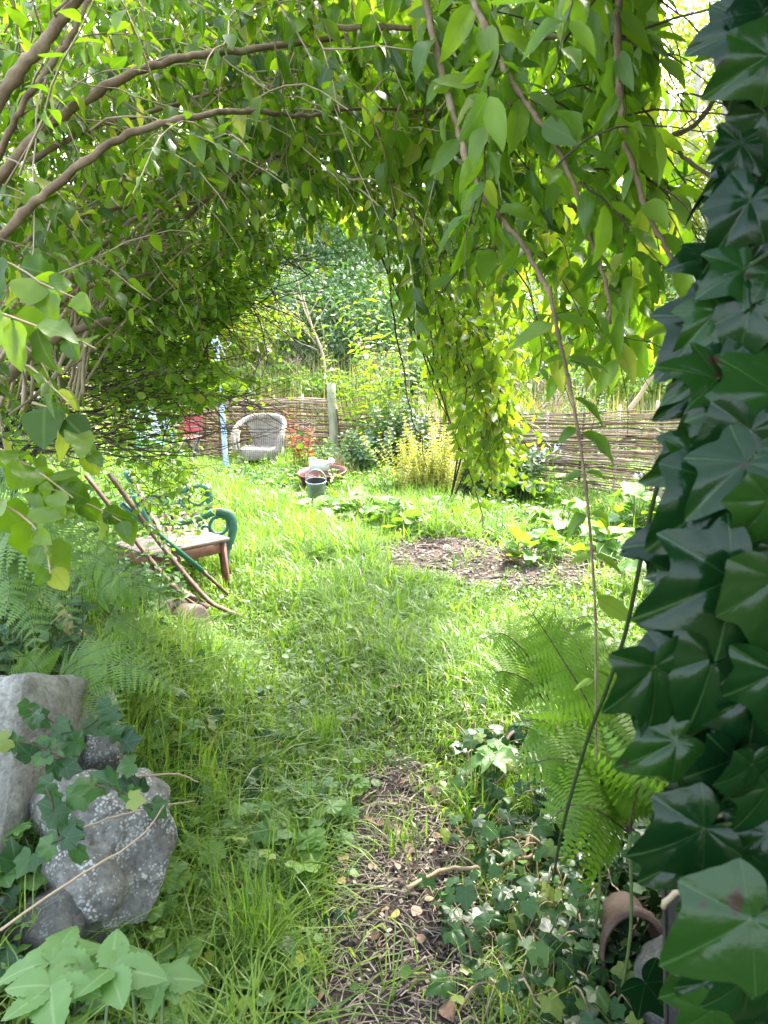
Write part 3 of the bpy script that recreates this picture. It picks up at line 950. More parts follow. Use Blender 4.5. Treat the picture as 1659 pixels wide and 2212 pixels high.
# ------------------------------------------------------------------ SIDE TABLE
def side_table():
    P1 = P(498, 1165, 5.08); P0 = P(312, 1205, 4.63)
    zt = .5 * (P1[2] + P0[2])
    z_top = zt
    ax = norm([P1[0] - P0[0], P1[1] - P0[1], 0]); nr = np.array([-ax[1], ax[0], 0])
    L = .60; D = .44
    fr = P1 - ax * (L / 2); fr[2] = z_top
    c = fr + nr * D / 2
    A = np.stack([ax, nr, [0, 0, 1]], 1)
    loc = rest(c[0], c[1])
    root = thing('garden_side_table', 'low weathered wooden side table with slatted top beside the green bench', 'table', loc)
    b = Buf()
    for i in range(5):
        y = -D / 2 + D * (i + .5) / 5
        box(b, c + A @ np.array([0, y, 0]), (L, D / 5 - .006, .024), A, .004, random.random())
    b.build('table_top', M['tabletop'], root)
    for sy in (-1, 1):
        b = Buf(); box(b, c + A @ np.array([0, sy * (D / 2 - .035), -.05]), (L - .09, .02, .072), A, .002); b.build('apron', M['redwood'], root)
    for sx in (-1, 1):
        b = Buf(); box(b, c + A @ np.array([sx * (L / 2 - .035), 0, -.05]), (.02, D - .09, .072), A, .002); b.build('apron', M['redwood'], root)
    for sx in (-1, 1):
        for sy in (-1, 1):
            q = c + A @ np.array([sx * (L / 2 - .045), sy * (D / 2 - .04), 0]); zb = float(H(q[0], q[1])) - .02
            h = z_top - .014 - zb
            f = c + A @ np.array([sx * (L / 2 - .025), sy * (D / 2 - .02), 0]); f[2] = zb; q[2] = z_top - .014
            b = Buf(); tube(b, [f, q], [.024, .030], 4); b.build('leg', M['redwood'], root)


side_table()


# ------------------------------------------------------------------ CAST IRON BENCH
def strap(buf, pts, w, th, ref):
    """flat cast band: rectangular section, th in the plane, w across"""
    pts = np.asarray(pts, float); t = norm(np.gradient(pts, axis=0)); a = np.broadcast_to(norm(ref), t.shape); b = norm(np.cross(a, t))
    n = len(pts); th = np.broadcast_to(np.asarray(th, float), (n,))[:, None]
    v = np.stack([pts + a * w / 2 + b * th / 2, pts - a * w / 2 + b * th / 2, pts - a * w / 2 - b * th / 2, pts + a * w / 2 - b * th / 2], 1)
    i = np.arange(n - 1)[:, None] * 4; j = np.arange(4)[None]; k = (j + 1) % 4
    q = np.stack([i + j, i + k, i + 4 + k, i + 4 + j], -1).reshape(-1)
    q = np.concatenate([q, [3, 2, 1, 0], (n - 1) * 4 + np.arange(4)])
    buf.add(v.reshape(-1, 3), q, [4] * ((n - 1) * 4 + 2))


def spiral(c, r0, r1, a0, turns, n=26):
    a = a0 + np.linspace(0, turns * 2 * math.pi, n); r = np.linspace(r0, r1, n)
    return np.stack([c[0] + r * np.cos(a), 0 * a, c[1] + r * np.sin(a)], -1)


def bench():
    near = P(504, 1150, 5.5); far = P(451, 1075, 6.55)
    ax = norm([far[0] - near[0], far[1] - near[1], 0]); L = 1.12
    fw = np.array([ax[1], -ax[0], 0])          # towards the clearing (+x)
    zg = float(H(near[0], near[1])) - .19
    root = thing('garden_bench', 'old park bench with scrolled green cast iron ends and worn wooden slats', 'bench', [near[0], near[1], zg])
    A = np.stack([fw, ax, [0, 0, 1]], 1)
    for nm, s in (('bench_end', 0.0), ('bench_end', L)):
        o = np.array([near[0], near[1], zg]) + ax * s
        W = lambda p: (np.asarray(p, float) @ A.T) + o
        b = Buf()
        # local: x forward (front tip = 0, back = -0.62), z up
        arm = catmull([(-.50, 0, .60), (-.38, 0, .585), (-.24, 0, .605), (-.12, 0, .645), (-.03, 0, .62), (.0, 0, .54), (-.02, 0, .44), (-.055, 0, .36), (-.06, 0, .25), (-.03, 0, .12), (.01, 0, .0)], 7)
        th = np.interp(np.linspace(0, 1, len(arm)), [0, .3, .45, .6, 1], [.03, .045, .06, .05, .035])
        strap(b, W(arm), .035, th, ax)
        strap(b, W(spiral((-.10, .545), .065, .062, 0, 1.0)), .028, .018, ax)
        strap(b, W(spiral((-.20, .52), .055, .012, math.pi * .5, 1.6)), .026, .016, ax)
        strap(b, W(spiral((-.05, .38), .04, .010, math.pi * 1.2, -1.4)), .026, .014, ax)
        strap(b, W(spiral((-.29, .47), .05, .010, 0, 1.5)), .026, .014, ax)
        strap(b, W(spiral((-.38, .53), .045, .010, math.pi, -1.5)), .026, .014, ax)
        strap(b, W(catmull([(-.16, 0, .48), (-.22, 0, .42), (-.32, 0, .40), (-.48, 0, .40)], 6)), .03, .03, ax)
        strap(b, W(catmull([(-.06, 0, .37), (-.2, 0, .40), (-.36, 0, .375), (-.50, 0, .38)], 6)), .035, .04, ax)
        strap(b, W(catmull([(-.66, 0, .80), (-.60, 0, .66), (-.53, 0, .50), (-.50, 0, .38), (-.54, 0, .2), (-.62, 0, .0)], 6)), .035, .04, ax)
        for k in range(7):
            aa = k / 7 * 6.283; tube(b, W([(-.10 + .062 * math.cos(aa), 0, .545 + .062 * math.sin(aa)), (-.10 + .048 * math.cos(aa), 0, .545 + .048 * math.sin(aa))]), [.010, .004], 5)
        b.build(nm, M['castgreen'], root)
    o = np.array([near[0], near[1], zg]) + ax * L / 2
    for i in range(5):
        x = -.12 - .085 * i; b = Buf(); q = o + A @ np.array([x, 0, .425 - .01 * abs(i - 2)]); box(b, q, (.065, L + .02, .024), A, .005); b.build('seat_slat', M['slat'], root)
    for i in range(4):
        t = i / 3; b = Buf(); q = o + A @ np.array([-.505 - .11 * t, 0, .52 + .085 * i]); box(b, q, (.022, L + .02, .06), A @ Ry(-.32), .005); b.build('back_slat', M['slat'], root)


bench()


# ------------------------------------------------------------------ ROLLER, POLE, PIPE, PLANK
def roller():
    c0 = P(318, 1335, 4.45); c1 = P(428, 1343, 4.3)
    ax = norm(c1 - c0); L = np.linalg.norm(c1 - c0)
    root = thing('lawn_roller', 'old rusty iron lawn roller with long handle bars lying in the grass', 'roller', rest((c0[0] + c1[0]) / 2, (c0[1] + c1[1]) / 2))
    Rr = .125
    A = rot_to(ax)
    M2 = np.stack([A[:, 1], A[:, 2], A[:, 0]], 1)
    for s0, s1, k in ((0, .66, 1), (.68, 1.0, .93)):
        b = Buf(); w = (s1 - s0) * L; r = Rr * k
        lathe(b, c0 + ax * s0 * L + ([0, 0, -.02] if k < 1 else [0, 0, 0]), [(.0, 0), (r * .8, 0), (r * .96, .004), (r, .014), (r * 1.01, w / 2), (r, w - .014), (r * .96, w - .004), (r * .8, w), (0, w)], 40, M2)
        b.build('drum', M['drum'], root)
    def lbar(pts, nm='handle_bar', w=.034):
        b = Buf(); pts = catmull(pts, 5)
        sd = np.array([0, 1.0, 0.2])
        strap(b, pts, w, .007, norm([.2, 1, .1]))
        t = norm(pts[-1] - pts[0]); up = norm(np.cross([.2, 1, .1], t))
        strap(b, pts + norm([.2, 1, .1]) * .014 + up * .014, .006, .028, norm([.2, 1, .1]))
        b.build(nm, M['rust'], root)
    lbar([P(236, 1022, 4.3), P(335, 1158, 4.38), P(440, 1286, 4.48), P(490, 1318, 4.6), P(560, 1345, 4.72)])
    lbar([P(186, 1025, 4.55), P(255, 1115, 4.6), P(325, 1208, 4.65), P(392, 1280, 4.7), P(430, 1310, 4.72)])
    b = Buf(); tube(b, [P(370, 1262, 4.5), P(450, 1312, 4.45)], .03, 4, flat=.25); b.build('frame_plate', M['rust'], root)
    b = Buf(); tube(b, [c0 - ax * .03, c1 + ax * .03], .014, 8); b.build('axle', M['rust'], root)


roller()
root = thing('garden_tool', 'green handled garden tool leaning across the side table', 'garden tool', P(449, 1248, 4.7))
b = Buf(); tube(b, [P(262, 1088, 4.35), P(437, 1233, 4.68)], .0165, 10); b.build('handle', M['poolgreen'], root)
b = Buf(); e0, e1 = P(437, 1233, 4.68), P(492, 1284, 4.8); tube(b, [e0, e1], [.011, .009], 8); b.build('ferrule', M['rust'], root)
b = Buf(); tube(b, catmull([P(281, 1232, 4.2), P(297, 1262, 4.2), P(305, 1290, 4.2), P(304, 1345, 4.2)], 5), .016, 9)
tag(b.build('bent_pipe', M['drum']), 'short bent brown metal pipe sticking up left of the roller drum', 'pipe')

b = Buf()
q0, q1 = P(28, 1205, 3.3), P(212, 1425, 2.95)
box(b, (q0 + q1) / 2, (np.linalg.norm(q1 - q0) + .05, .05, .095), rot_to(q1 - q0, norm([-.3, -.6, .8])), .004)
tag(b.build('wooden_plank', M['plankwood']), 'pale sawn timber plank leaning down the fern bank above the stone block', 'plank')


# ------------------------------------------------------------------ STONES
def stone(name, label, mat, c, size, rot, cuts=20, amp=.02, boxy=.35, seed=0, fq=3.0, cat='stone', group=None):
    """superellipsoid block with worn edges and chipped faces"""
    n = cuts * 2; m = cuts
    b = Buf(); v = []
    for i in range(m + 1):
        ph = -math.pi / 2 + math.pi * i / m
        for j in range(n):
            th = 2 * math.pi * j / n
            cx, sx = math.cos(ph), math.sin(ph)
            e = boxy
            f = lambda q: math.copysign(abs(q) ** e, q)
            p = Vector((f(cx) * f(math.cos(th)), f(cx) * f(math.sin(th)), f(sx)))
            q = Vector((p.x * size[0], p.y * size[1], p.z * size[2])) * .5
            k = mnoise.fractal(q * fq * 2 + Vector((seed, seed, 0)), 1.0, 2.0, 4) * amp * 2 + mnoise.noise(q * 40) * amp * .12
            nn = Vector((p.x / size[0], p.y / size[1], p.z / size[2])).normalized()
            q += nn * k
            v.append(q[:])
    lo = []; sz = []
    for i in range(m):
        for j in range(n): lo += [i * n + j, i * n + (j + 1) % n, (i + 1) * n + (j + 1) % n, (i + 1) * n + j]; sz.append(4)
    b.add(np.array(v) @ np.asarray(rot).T + c, lo, sz)
    o = b.build(name, mat); return tag(o, label, cat, group)


def block(name, label, mat, c, size, rot, r=.03, amp=.006, n=22, seed=0, fq=5.0):
    h = np.array(size) / 2; b = Buf()
    for ax in range(3):
        for sg in (-1, 1):
            u = np.linspace(-1, 1, n); U, V_ = np.meshgrid(u, u); p = np.zeros((n * n, 3)); a1, a2 = (ax + 1) % 3, (ax + 2) % 3
            p[:, ax] = sg * h[ax]; p[:, a1] = U.ravel() * h[a1]; p[:, a2] = V_.ravel() * h[a2]
            cc = np.clip(p, -(h - r), h - r); nn = norm(p - cc); q = cc + nn * r
            k = np.array([mnoise.fractal(Vector(x) * fq + Vector((seed, seed, 1)), 1.0, 2.0, 5) for x in q])
            q = q + nn * (k * amp * 2)[:, None]
            i = (np.arange(n - 1)[:, None] * n + np.arange(n - 1)[None]).ravel(); f = np.stack([i, i + 1, i + n + 1, i + n], -1)
            if sg < 0: f = f[:, ::-1]
            b.add(q @ np.asarray(rot).T + c, f.ravel(), [4] * len(i))
    return tag(b.build(name, mat), label, 'stone')


block('stone_block', 'large pale granite block with squared edges on the fern bank', M['granite'], P(-66, 1640, 2.02), (.52, .44, .40), rz(R(-10)) @ Rx(R(62)) @ rz(R(4)), .045, .014, 24, 1.2)
block('lichen_boulder', 'grey boulder spotted with white lichen below the granite block', M['lichenrock'], P(200, 1850, 1.9), (.27, .32, .30), rz(R(24)) @ Rx(R(48)) @ Ry(R(24)), .075, .034, 34, 3.7, 4.2)
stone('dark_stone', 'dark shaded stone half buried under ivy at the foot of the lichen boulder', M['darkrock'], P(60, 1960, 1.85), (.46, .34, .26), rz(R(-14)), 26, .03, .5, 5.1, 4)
stone('flat_stone', 'narrow grey flat stone standing among ivy beside the granite block', M['lichenrock'], P(222, 1600, 2.2), (.10, .28, .22), rz(R(20)) @ Rx(R(20)), 20, .014, .45, 7.3, 4)
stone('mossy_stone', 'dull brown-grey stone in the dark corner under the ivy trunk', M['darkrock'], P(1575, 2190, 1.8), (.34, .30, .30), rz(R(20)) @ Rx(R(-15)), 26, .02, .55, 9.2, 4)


def clay_pipe():
    c = P(1372, 2065, 1.95); A = rz(R(-6)) @ Rx(R(78))
    b = Buf(); lathe(b, c, [(.064, -.16), (.068, -.06), (.084, -.03), (.089, .0), (.084, .015), (.077, .012), (.070, -.03), (.058, -.15)], 40, A @ np.diag([1, 1.35, 1]))
    tag(b.build('clay_drain_pipe', M['terracotta']), 'broken brown clay drain pipe with dark open mouth under the ivy', 'pipe')
    c = G(1150, 1655) + [0, 0, .03]; b = Buf(); lathe(b, c, [(.0, -.14), (.07, -.14), (.098, .0), (.105, .0), (.105, .025), (.094, .028), (.088, -.01), (.06, -.12), (0, -.12)], 40, Rx(R(28)) @ Ry(R(12)) * 1.2)
    tag(b.build('terracotta_pot', M['terracotta']), 'tipped terracotta pot half hidden under the bright ferns', 'plant pot')


clay_pipe()

# white shed roof far behind
sb = P(345, 835, 15.0); sb = rest(sb[0] - .9, sb[1])
root = thing('white_shed', 'low white shed with flat pale roof beyond the fence', 'shed', sb)
zr = P(345, 800, 15)[2]
b = Buf(); box(b, (sb[0], sb[1], (sb[2] + zr) / 2 - .2), (3.0, 1.8, zr - sb[2] - .12), None, .01); b.build('wall', M['whiteroof'], root)
b = Buf(); box(b, (sb[0], sb[1], zr), (3.3, 2.1, .10), Ry(R(2)), .02); b.build('roof', M['whiteroof'], root)
# ------------------------------------------------------------------ PLANT TOOLS
OPEN = [(440, 735), (520, 668), (585, 612), (612, 535), (700, 500), (775, 512), (815, 600), (850, 680), (905, 770), (940, 870), (965, 960), (1000, 1060), (1040, 1110), (1085, 1060), (1150, 985),
        (1165, 820), (1330, 800), (1420, 770), (1445, 900), (1480, 1100), (1450, 1700), (1300, 2300), (600, 2300), (470, 1400), (560, 1250), (520, 1080), (425, 1010), (392, 900), (470, 860), (520, 850), (480, 790), (430, 770)]


def inpoly(px, py, poly):
    px = np.asarray(px); py = np.asarray(py); c = np.zeros(px.shape, bool); j = len(poly) - 1
    for i in range(len(poly)):
        xi, yi = poly[i]; xj, yj = poly[j]
        c ^= ((yi > py) != (yj > py)) & (px < (xj - xi) * (py - yi) / (yj - yi + 1e-9) + xi)
        j = i
    return c


def clear_gap(p, poly=OPEN):
    """true where a leaf keeps out of the open space people walk and look through"""
    px, py, d = proj(p)
    return ~inpoly(px, py, poly)


def shoot(start, d, length, droop=.25, wob=.12, n=10):
    p = np.array(start, float); d = norm(d); pts = [p.copy()]; st = length / n
    for i in range(n):
        d = norm(d + np.array([random.gauss(0, wob), random.gauss(0, wob), random.gauss(0, wob) - droop]))
        p = p + d * st; pts.append(p.copy())
    return np.array(pts)


def leaf_pairs(L, pts, spacing, size, hang=.4, t0=.1, perpair=2, spread=.9, face=None, rbias=0.0):
    seg = np.linalg.norm(np.diff(pts, axis=0), axis=1); tot = seg.sum(); cum = np.concatenate([[0], np.cumsum(seg)])
    s = tot * t0; k = 0
    while s < tot:
        i = min(np.searchsorted(cum, s) - 1, len(seg) - 1); i = max(i, 0)
        f = (s - cum[i]) / max(seg[i], 1e-6); p = pts[i] * (1 - f) + pts[i + 1] * f; t = norm(pts[i + 1] - pts[i])
        a0 = k * math.pi / 2 + random.gauss(0, .4)
        e1 = norm(np.cross(t, [0.31, .22, 1.0])); e2 = np.cross(t, e1)
        for q in range(perpair):
            a = a0 + q * math.pi * (2 / perpair if perpair != 2 else 1)
            o = e1 * math.cos(a) + e2 * math.sin(a)
            d = norm(t * random.uniform(.3, .8) + o * spread + np.array([0, 0, -hang * random.uniform(.4, 1.5)]))
            if face is None: nn = np.array([random.gauss(0, .35), random.gauss(0, .35), 1.0]) + o * .3
            else: nn = np.asarray(face) + np.array([random.gauss(0, .5), random.gauss(0, .5), random.gauss(0, .5)])
            taper = 1 - .45 * (s / tot) ** 2
            L.add(p + o * .004, d, nn, size * random.uniform(.65, 1.2) * taper, min(1, max(0, random.random() + rbias)))
        s += spacing * random.uniform(.75, 1.3); k += 1


# ------------------------------------------------------------------ THE ARCHING SHRUB (left, overhead)
def arching_shrub():
    root = thing('arching_shrub', 'big overarching shrub with thick bare curved stems rising from the left over the path', 'shrub', rest(-2.1, 2.2))
    stems = [
        ([P(-260, 900, 1.9), P(0, 520, 1.7), P(120, 402, 1.68), P(260, 300, 1.7), P(400, 256, 1.75), P(520, 240, 1.85), P(650, 250, 2.0), P(760, 236, 2.15), P(950, 240, 2.3)], .0165, .005),
        ([P(-200, 620, 1.95), P(60, 315, 1.85), P(150, 240, 1.8), P(260, 170, 1.8), P(380, 126, 1.85), P(520, 108, 1.95), P(700, 85, 2.1), P(880, 40, 2.3)], .0195, .009),
        ([P(-180, 560, 1.7), P(0, 215, 1.6), P(80, 110, 1.58), P(150, 20, 1.55), P(240, -90, 1.5)], .021, .014),
        ([P(-120, 560, 1.9), P(0, 330, 1.75), P(60, 210, 1.7), P(150, 80, 1.7), P(210, -40, 1.7)], .012, .008),
        ([P(60, 350, 2.1), P(200, 275, 2.15), P(330, 240, 2.2), P(480, 195, 2.3), P(640, 160, 2.45)], .012, .005),
        ([P(400, 470, 2.7), P(480, 400, 2.75), P(560, 342, 2.8), P(680, 345, 2.9), P(800, 400, 3.0), P(900, 470, 3.1), P(960, 560, 3.2)], .014, .006),
        ([P(-200, 1010, 2.2), P(0, 830, 2.1), P(80, 752, 2.1), P(160, 715, 2.12), P(240, 690, 2.15)], .024, .014),
        ([P(0, 850, 2.15), P(60, 740, 2.15), P(110, 650, 2.15), P(190, 560, 2.2), P(300, 470, 2.3), P(450, 430, 2.5)], .018, .006),
        ([P(-80, 620, 2.2), P(100, 490, 2.2), P(200, 460, 2.25), P(330, 435, 2.35)], .013, .007),
        ([P(20, 790, 2.2), P(150, 640, 2.3), P(250, 610, 2.35), P(330, 590, 2.4)], .012, .008),
    ]
    allst = []
    for pts, r0, r1 in stems:
        c = catmull(pts, 7); c = c + rng.normal(0, .0018, c.shape)
        b = Buf(); rr = .72 * np.linspace(r0, r1, len(c)) * (1 + .06 * np.sin(np.arange(len(c)) * 2.3) + rng.normal(0, .045, len(c))); rr[::9] *= 1.14; tube(b, c, rr, 10)
        for k in range(5):
            i = random.randint(3, len(c) - 3); o = norm(rng.normal(0, 1, 3)); tube(b, [c[i], c[i] + o * rr[i] * 1.6, c[i] + o * rr[i] * 1.6 + norm(c[i + 1] - c[i]) * random.uniform(.01, .06)], [rr[i] * .5, rr[i] * .3, rr[i] * .15], 6)
        b.build('branch', M['bark'], root); allst.append(c)
    tw = Buf(); L = Leaves(); LN = Leaves()
    # fan of thin pale stems
    for i in range(60):
        s = P(random.uniform(-20, 190), random.uniform(620, 900), random.uniform(2.2, 2.8)); e = P(random.uniform(120, 560), random.uniform(250, 560), random.uniform(2.3, 3.2))
        mid = (s + e) / 2 + np.array([random.gauss(-.05, .04), 0, random.uniform(.0, .12)])
        c = catmull([s, mid, e], 6) + rng.normal(0, .003, (13, 3))
        tube(tw, c, np.linspace(random.uniform(.004, .008), .002, 13), 5, random.random())
    def cover(n, xr, yr, dr, size, droop, hang, ln=(.25, .6), face=None, T=L, sp=.045, up=None, rb=0.0, t=tw):
        for _ in range(n):
            px, py, d = random.uniform(*xr), random.uniform(*yr), random.uniform(*dr)
            s = P(px, py, d)
            dirv = [random.gauss(.35, .6), random.gauss(0, .6), random.gauss(.1, .5)] if up is None else up()
            pts = shoot(s, dirv, random.uniform(*ln), droop, .1, 8)
            if not clear_gap(pts[-1]) and random.random() < .92: continue
            tube(t, pts, np.linspace(.0028, .001, len(pts)), 4, random.random(), cap=False)
            leaf_pairs(T, pts, sp, size, hang, .05, face=face, rbias=rb)
    # upper left mass
    cover(400, (-150, 700), (-200, 430), (1.8, 3.4), .062, .12, .7)
    cover(370, (500, 1150), (-200, 420), (1.9, 3.6), .074, .22, 1.0, face=(.1, -.8, .3))
    cover(80, (-100, 520), (380, 760), (2.7, 3.9), .055, .10, .6)
    cover(38, (-100, 150), (60, 800), (1.6, 2.3), .065, .10, .6)
    # farther shell of the same shrub that closes the arch
    cover(390, (250, 1150), (-250, 520), (2.9, 4.3), .08, .15, .7, sp=.055, rb=.15)
    cover(250, (-150, 600), (-200, 560), (2.9, 4.3), .08, .12, .6, sp=.055, rb=.15)
    # leaves over the viewer, added to darken the foreground
    for _ in range(40):
        s = np.array([random.uniform(-2.6, 1.9), random.uniform(.1, 3.4), random.uniform(2.75, 3.7)])
        pts = shoot(s, [random.gauss(0, 1), random.gauss(0, 1), random.gauss(0, .3)], random.uniform(.3, .7), .08, .12, 7)
        tube(tw, pts, np.linspace(.003, .001, len(pts)), 4, random.random(), cap=False)
        leaf_pairs(LN, pts, .055, .09, .4, .05)
    for _ in range(45):      # the flank of the shrub left of the path
        s = np.array([random.uniform(-3.2, -1.9), random.uniform(-.2, 3.5), random.uniform(1.2, 2.9)])
        pts = shoot(s, [random.gauss(.2, 1), random.gauss(0, 1), random.gauss(0, .4)], random.uniform(.3, .7), .1, .12, 7)
        tube(tw, pts, np.linspace(.003, .001, len(pts)), 4, random.random(), cap=False)
        leaf_pairs(LN, pts, .055, .085, .5, .05)
    LN.filt(lambda p: clear_gap(p) )
    def off_stems(p):
        px, py, d = proj(p); k = np.ones(len(p), bool)
        for c in allst[:7]:
            sx, sy, sd = proj(c)
            for a_, b_, c_ in zip(sx, sy, sd):
                k &= ~((np.hypot(px - a_, py - b_) < 26) & (d < c_ + .03))
        return k | (rng.random(len(p)) < .16)
    L.filt(off_stems); LN.filt(off_stems)
    low = lambda p: ~((proj(p)[1] > 1000) & (proj(p)[0] > -60) & (proj(p)[0] < 700))
    L.filt(low); LN.filt(low)
    LN.filt(lambda p: (proj(p)[0] < -30) | ((proj(p)[1] < 500) & (proj(p)[2] > 1.9)) | (proj(p)[1] < -60))
    L.filt(lambda p: clear_gap(p) | (rng.random(len(p)) < .03))
    # big soft leaves close by at the left edge
    N = Leaves()
    for cx, cy, d in ((20, 600, 1.5), (0, 700, 1.35), (130, 920, 1.6), (40, 1010, 1.5), (100, 1090, 1.5), (30, 1120, 1.45)):
        pts = shoot(P(cx - 60, cy - 50, d), [.6, -.1, -.1], .22, .10, .12, 6)
        tube(tw, pts, np.linspace(.003, .0015, len(pts)), 5, .6, cap=False)
        leaf_pairs(N, pts, .045, .085, .7, .15, face=(.1, -.7, .5))
    La = Leaves()
    for nm in ('p', 'd', 'n', 's', 'r'):
        full = getattr(L, nm); setattr(La, nm, full[::2]); setattr(L, nm, full[1::2])
    b = Buf(); L.into(b, T_OVAL); La.into(b, T_LANCE, .25); LN.into(b, T_OVAL3); N.into(b, T_BROAD)
    b.build('foliage', M['arch'], root)
    tw.build('twigs', M['twig_pale'], root)
    return len(L.p) + len(LN.p)


print('arch leaves', arching_shrub())


# ------------------------------------------------------------------ FINE TWIGGED SHRUB (left, middle)
def fine_shrub():
    root = thing('fine_twigged_shrub', 'dense fine twigged shrub with small leaves spilling over the roller bars and green bench', 'shrub', rest(-2.5, 4.6))
    tw = Buf(); L = Leaves(); LB = Leaves()
    edge = [(0, 540), (600, 500), (620, 640), (520, 700), (440, 760), (420, 830), (545, 850), (560, 880), (430, 900), (400, 1000), (430, 1040), (330, 1100), (200, 1000), (0, 1000)]
    n = 0
    while n < 900:
        px, py = random.uniform(-120, 620), random.uniform(500, 1090)
        if n > 600: px, py = random.uniform(230, 620), random.uniform(500, 860)
        if px > 0 and not inpoly(px, py, edge): continue
        n += 1
        d = random.uniform(2.9, 4.6) if py < 900 else random.uniform(4.0, 5.0)
        pts = shoot(P(px, py, d), [random.gauss(.7, .5), random.gauss(-.2, .6), random.gauss(.0, .35)], random.uniform(.25, .55), .05, .17, 8)
        tube(tw, pts, np.linspace(.0028, .0009, len(pts)), 4, random.random(), cap=False)
        leaf_pairs(L, pts, .036, .040, .3, .2, spread=1.1)
    for i in range(150):     # bare dark twigs inside
        s = P(random.uniform(-60, 260), random.uniform(760, 980), random.uniform(2.9, 4.2)); e = s + np.array([random.uniform(.3, .9), random.gauss(0, .3), random.uniform(-.15, .3)])
        c = catmull([s, (s + e) / 2 + rng.normal(0, .05, 3), e], 5) + rng.normal(0, .005, (11, 3))
        tube(tw, c, np.linspace(.004, .001, 11), 4, random.random(), cap=False)
    for i in range(10):
        s = rest(-2.6 + random.gauss(0, .15), 4.4 + random.gauss(0, .25)); e = P(random.uniform(60, 380), random.uniform(620, 980), random.uniform(3.4, 4.4))
        c = catmull([s, (s + e) / 2 + np.array([0, 0, .25]), e], 7); b = Buf(); tube(b, c + rng.normal(0, .006, c.shape), np.linspace(.018, .005, len(c)), 7); b.build('stem', M['bark_dark'], root)
    L.filt(lambda p: clear_gap(p) | (rng.random(len(p)) < .06))
    L.filt(lambda p: ~((proj(p)[0] > 320) & (proj(p)[1] > 900) & (rng.random(len(p)) < .45)) & ~((proj(p)[1] > 1060) & (rng.random(len(p)) < .6)))
    L.build('foliage', T_ROUND, M['twigleaf'], root)
    for _ in range(15):      # sprigs straying over the bench and the roller bars
        pts = shoot(P(random.uniform(255, 420), random.uniform(1000, 1120), random.uniform(3.9, 4.3)), [random.gauss(.6, .4), random.gauss(0, .3), random.gauss(-.1, .3)], random.uniform(.12, .3), .08, .15, 6)
        tube(tw, pts, np.linspace(.002, .0009, len(pts)), 4, .5, cap=False); leaf_pairs(LB, pts, .036, .042, .3, .1)
    LB.build('foliage', T_ROUND, M['twigleaf'], root)
    # the few leaves of the tip that stand out against the fence
    L2 = Leaves(); b = Buf()
    for a, bb, dn in (((430, 770), (560, 860), 3.6), ((380, 800), (545, 825), 3.5), ((440, 700), (525, 680), 3.7)):
        c = catmull([P(*a, dn), P((a[0] + bb[0]) / 2, (a[1] + bb[1]) / 2 - 8, dn), P(*bb, dn)], 6)
        tube(b, c, np.linspace(.003, .001, len(c)), 4, .5, cap=False); leaf_pairs(L2, c, .04, .05, .6, .2, face=(0, -.7, .3))
    L2.build('foliage', T_ROUND, M['twigleaf'], root); b.build('twigs', M['twig_dark'], root); tw.build('twigs', M['twig_dark'], root)


fine_shrub()


